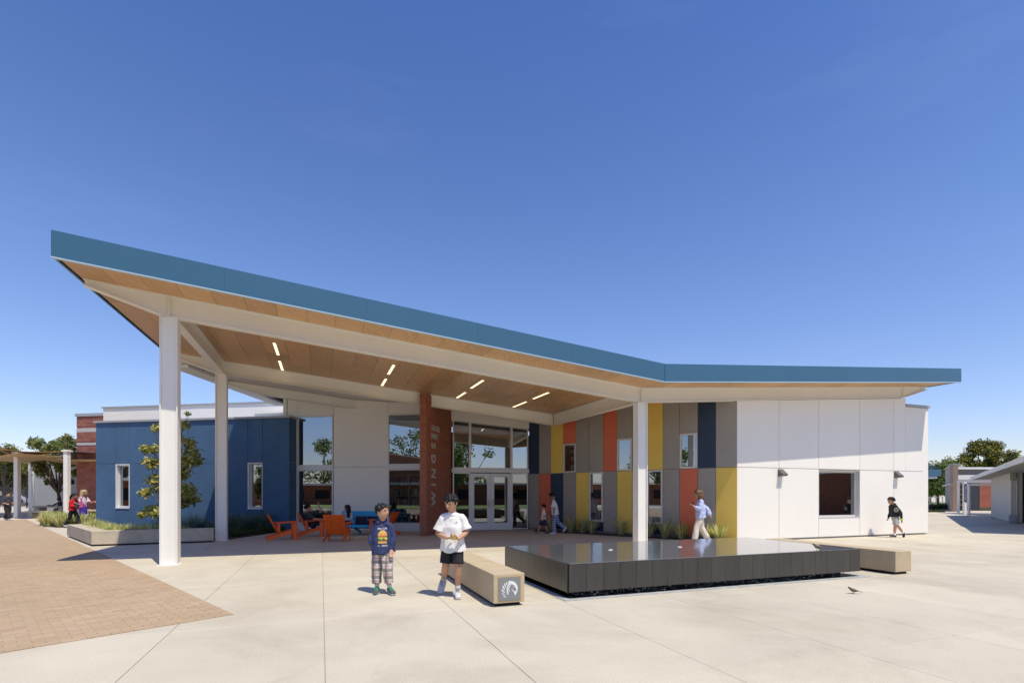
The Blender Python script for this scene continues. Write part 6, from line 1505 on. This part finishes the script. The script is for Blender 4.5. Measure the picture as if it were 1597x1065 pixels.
m_ = MB(); m_.prism([at(1493.2, 50.9), at(1588, 50.9), at(1583, 57.4), at(1493.2, 57.4)], 4.052, 4.25); m_.build('clerestory_roof', eave_w, bh)
q = at(1556, 46); e_ = empty('backpack', (*q, 0), 'dark and lilac backpacks heaped on the ground by the brick wall', 'bag')
m_ = MB(); m_.tube([(-.3, 0, .1), (-.25, 0, .5), (-.1, 0, .72)], [.22, .25, .15], 10); o = m_.build('bag_body', mat('dark_nylon', (.02, .02, .04), .8), smooth=True); o.parent = e_
m_ = MB(); m_.tube([(.15, -.1, .1), (.15, -.05, .4), (.12, 0, .6)], [.22, .22, .14], 10); o = m_.build('front_pocket', mat('lilac_nylon', (.22, .20, .36), .8), smooth=True); o.parent = e_
# blue-edged canopy hung from rods, just past the white wall
cn = empty('hanging_canopy', (*at(1457, 46), 0), 'blue-edged canopy hung on steel rods past the end of the white wall', 'canopy')
a, b = at(1425, 45), at(1468, 45); d_ = (b-a).normalized(); m_ = MB(); m_.obox(a, d_, 0, (b-a).length, -3, 0, CH+(HY-742)*45/F, CH+(HY-732)*45/F); m_.build('fascia', fascia_m, cn)
m_ = MB(); m_.obox(a, d_, .05, (b-a).length-.3, -2.9, -.05, CH+(HY-746)*45/F, CH+(HY-742.2)*45/F); m_.build('underside', coping_m, cn)
for k in range(4):
    x1 = at(1466-k*6, 45.3); m_ = MB(); m_.tube([(x1.x, x1.y, CH+(HY-733)*45/F), (x1.x-3.3, x1.y+.6, CH+(HY-733)*45/F+2.4)], [.035, .035], 6); m_.build('rod', mat('blue_steel_rod', (.04, .10, .2), .5), cn)
m_ = MB(); q = at(1430, 46.5); m_.box(q.x-.2, q.y, 0, q.x, q.y+.3, 6); m_.build('post', white_steel, cn)
# trees right
for (px, dd, h0, h1, w_, n, sz, cols, lb, sd, r) in ((1539, 66, 3.6, 8.75, 3.3, 10500, .17, [(.12, .13, .025), (.08, .10, .022), (.18, .18, .035), (.05, .065, .016), (.42, .36, .05)], 'large round dark-green tree rising above the classroom roofs', 61, 1.05),
    (1462, 82, 2.0, 7.0, 2.6, 3600, .22, [(.12, .17, .04), (.18, .23, .06), (.08, .12, .03)], 'light green tree on the lawn past the white wall', 62, 1.2), (1478, 95, 2.5, 8.5, 3.2, 3600, .24, GREEN, 'darker tree on the lawn beside the block wall', 63, 1.3), (1450, 90, 1.5, 5.5, 2.6, 2600, .22, [(.12, .17, .04), (.10, .14, .035)], 'leafy tree half hidden by the end of the white wall', 64, 1.2)):
    q = at(px, dd); tree('broadleaf_tree', lb, (*q, 0), h0*.8, None, crown_blobs(w_, h0, h1-r*.8, 26, r, sd), n, sz, cols, sd, tr=.22)
for i, px in enumerate((1452, 1464, 1473)):
    q = at(px, 51+i*1.1); V, Q, T = leafcloud(500, [(0, 0, .3, .55, .4, .32)], .09, DG, rp); o = fast('shrub', V, Q, leaf_m, T); o.location = (*q, 0)
    tag(o, ['dark low shrub with purple flowers beside it at the white wall end', 'dark low shrub in the middle of the lawn edge', 'dark low shrub beside the block wall foot'][i], 'shrub')
V, Q, T = leafcloud(160, [(0, 0, .3, .25, .2, .3)], .05, [(.25, .08, .35), (.3, .12, .4)], rp); o = fast('purple_flowers', V, Q, leaf_m, T); o.location = (*at(1446.5, 50), .1); tag(o, 'small purple flowers at the end of the white wall', 'flowers')
for i in range(5):
    q = at(1448+i*5.4, 44+rp.uniform(0, 1.5)); plant(hedge[i % 2], (*q, 0), 'olive grass tuft in the small bed beyond the white wall', 'plant', 'olive grass tufts beyond the white wall', 'grass_tuft', rp.uniform(1.1, 1.5), rp.uniform(0, 6))
ff = empty('field_fence', (*at(1460, 74), 0), 'thin chain-link fence rails across the far lawn', 'fence')
a, b = at(1440, 74), at(1480, 74)
for z in (.1, 1.15): m_ = MB(); m_.box(a.x, 73.97, z, b.x, 74.03, z+.05); m_.build('rail', coping_m, ff)
for k in range(5): x = a.x+(b.x-a.x)*k/4; m_ = MB(); m_.box(x-.04, 73.95, 0, x+.04, 74.05, 1.3); m_.build('fence_post', coping_m, ff)

# ------------------------------------------------------------------ the rest of the court, beside and behind the camera: seen mirrored in the glass
brick_far = mat('court_brick', (.30, .12, .07), .9, .2, 6, .3, 30); dwin = mat('dark_window', (.03, .035, .04), .1)
def court_building(label, x0, y0, x1, y1, h, face):
    e_ = empty('school_building', ((x0+x1)/2, (y0+y1)/2, 0), label, 'building')
    m_ = MB(); m_.box(x0, y0, 0, x1, y1, h); m_.build('wall', brick_far, e_)
    m_ = MB(); m_.box(x0-1.4, y0-1.4, h+.002, x1+1.4, y1+1.4, h+.3); m_.build('roof', eave_w, e_)
    L_ = (x1-x0) if face in 'NS' else (y1-y0); n = int(L_/5)
    for i in range(n):
        u = 1.2+i*5; m_ = MB()
        if face == 'N': m_.box(x0+u, y1, .9, x0+u+2.8, y1+.05, 2.3)
        if face == 'E': m_.box(x1, y0+u, .9, x1+.05, y0+u+2.8, 2.3)
        if face == 'W': m_.box(x0-.05, y0+u, .9, x0, y0+u+2.8, 2.3)
        m_.build('window', dwin, e_)
    return e_
ob_ = court_building('low red brick school building with a gable across the court, mirrored in the windows', -66, -36, 60, -27, 3.0, 'N')
m_ = MB(); m_.add([(-42, -26.6, 3.3), (-28, -26.6, 3.3), (-28, -26.6, 6.4), (-42, -26.6, 8.6), (-42, -33, 3.3), (-28, -33, 3.3), (-28, -33, 6.4), (-42, -33, 8.6)], [(0, 3, 2, 1)[::-1], (4, 5, 6, 7)[::-1], (0, 1, 5, 4), (1, 2, 6, 5), (2, 3, 7, 6), (3, 0, 4, 7)]); m_.build('gable', brick_far, ob_)
court_building('low red brick school building closing the far left side of the court', -66, -24, -54, 30, 3.1, 'E')
court_building('low red brick school building closing the court on the right', 34, -24, 46, 16, 4.2, 'W')
patch('court_lawn', [(-44, -9), (30, -9), (30, -24), (-44, -24)], .012, grass_m)
spots_ = [(-58, -39, 12), (-40, -40, 13), (-14, -39, 13), (-6, -19, 7), (8, -38, 13), (16, -20, 8), (28, -39, 12), (44, -38, 12), (52, -5, 11), (51, 10, 10), (-48, -6, 8), (-70, 6, 13), (-49, 12, 7), (-70, 22, 12), (-70, -12, 13)]
for i, (x, y, hh) in enumerate(spots_):
    tree('court_tree', 'leafy tree elsewhere round the court, mirrored in the library windows', (x, y, 0), hh*.3, None, crown_blobs(hh*.34, hh*.36, hh-.8, 13, hh*.15, 70+i), 1300, .34, GREEN, 80+i, group='trees round the court', tr=.2)
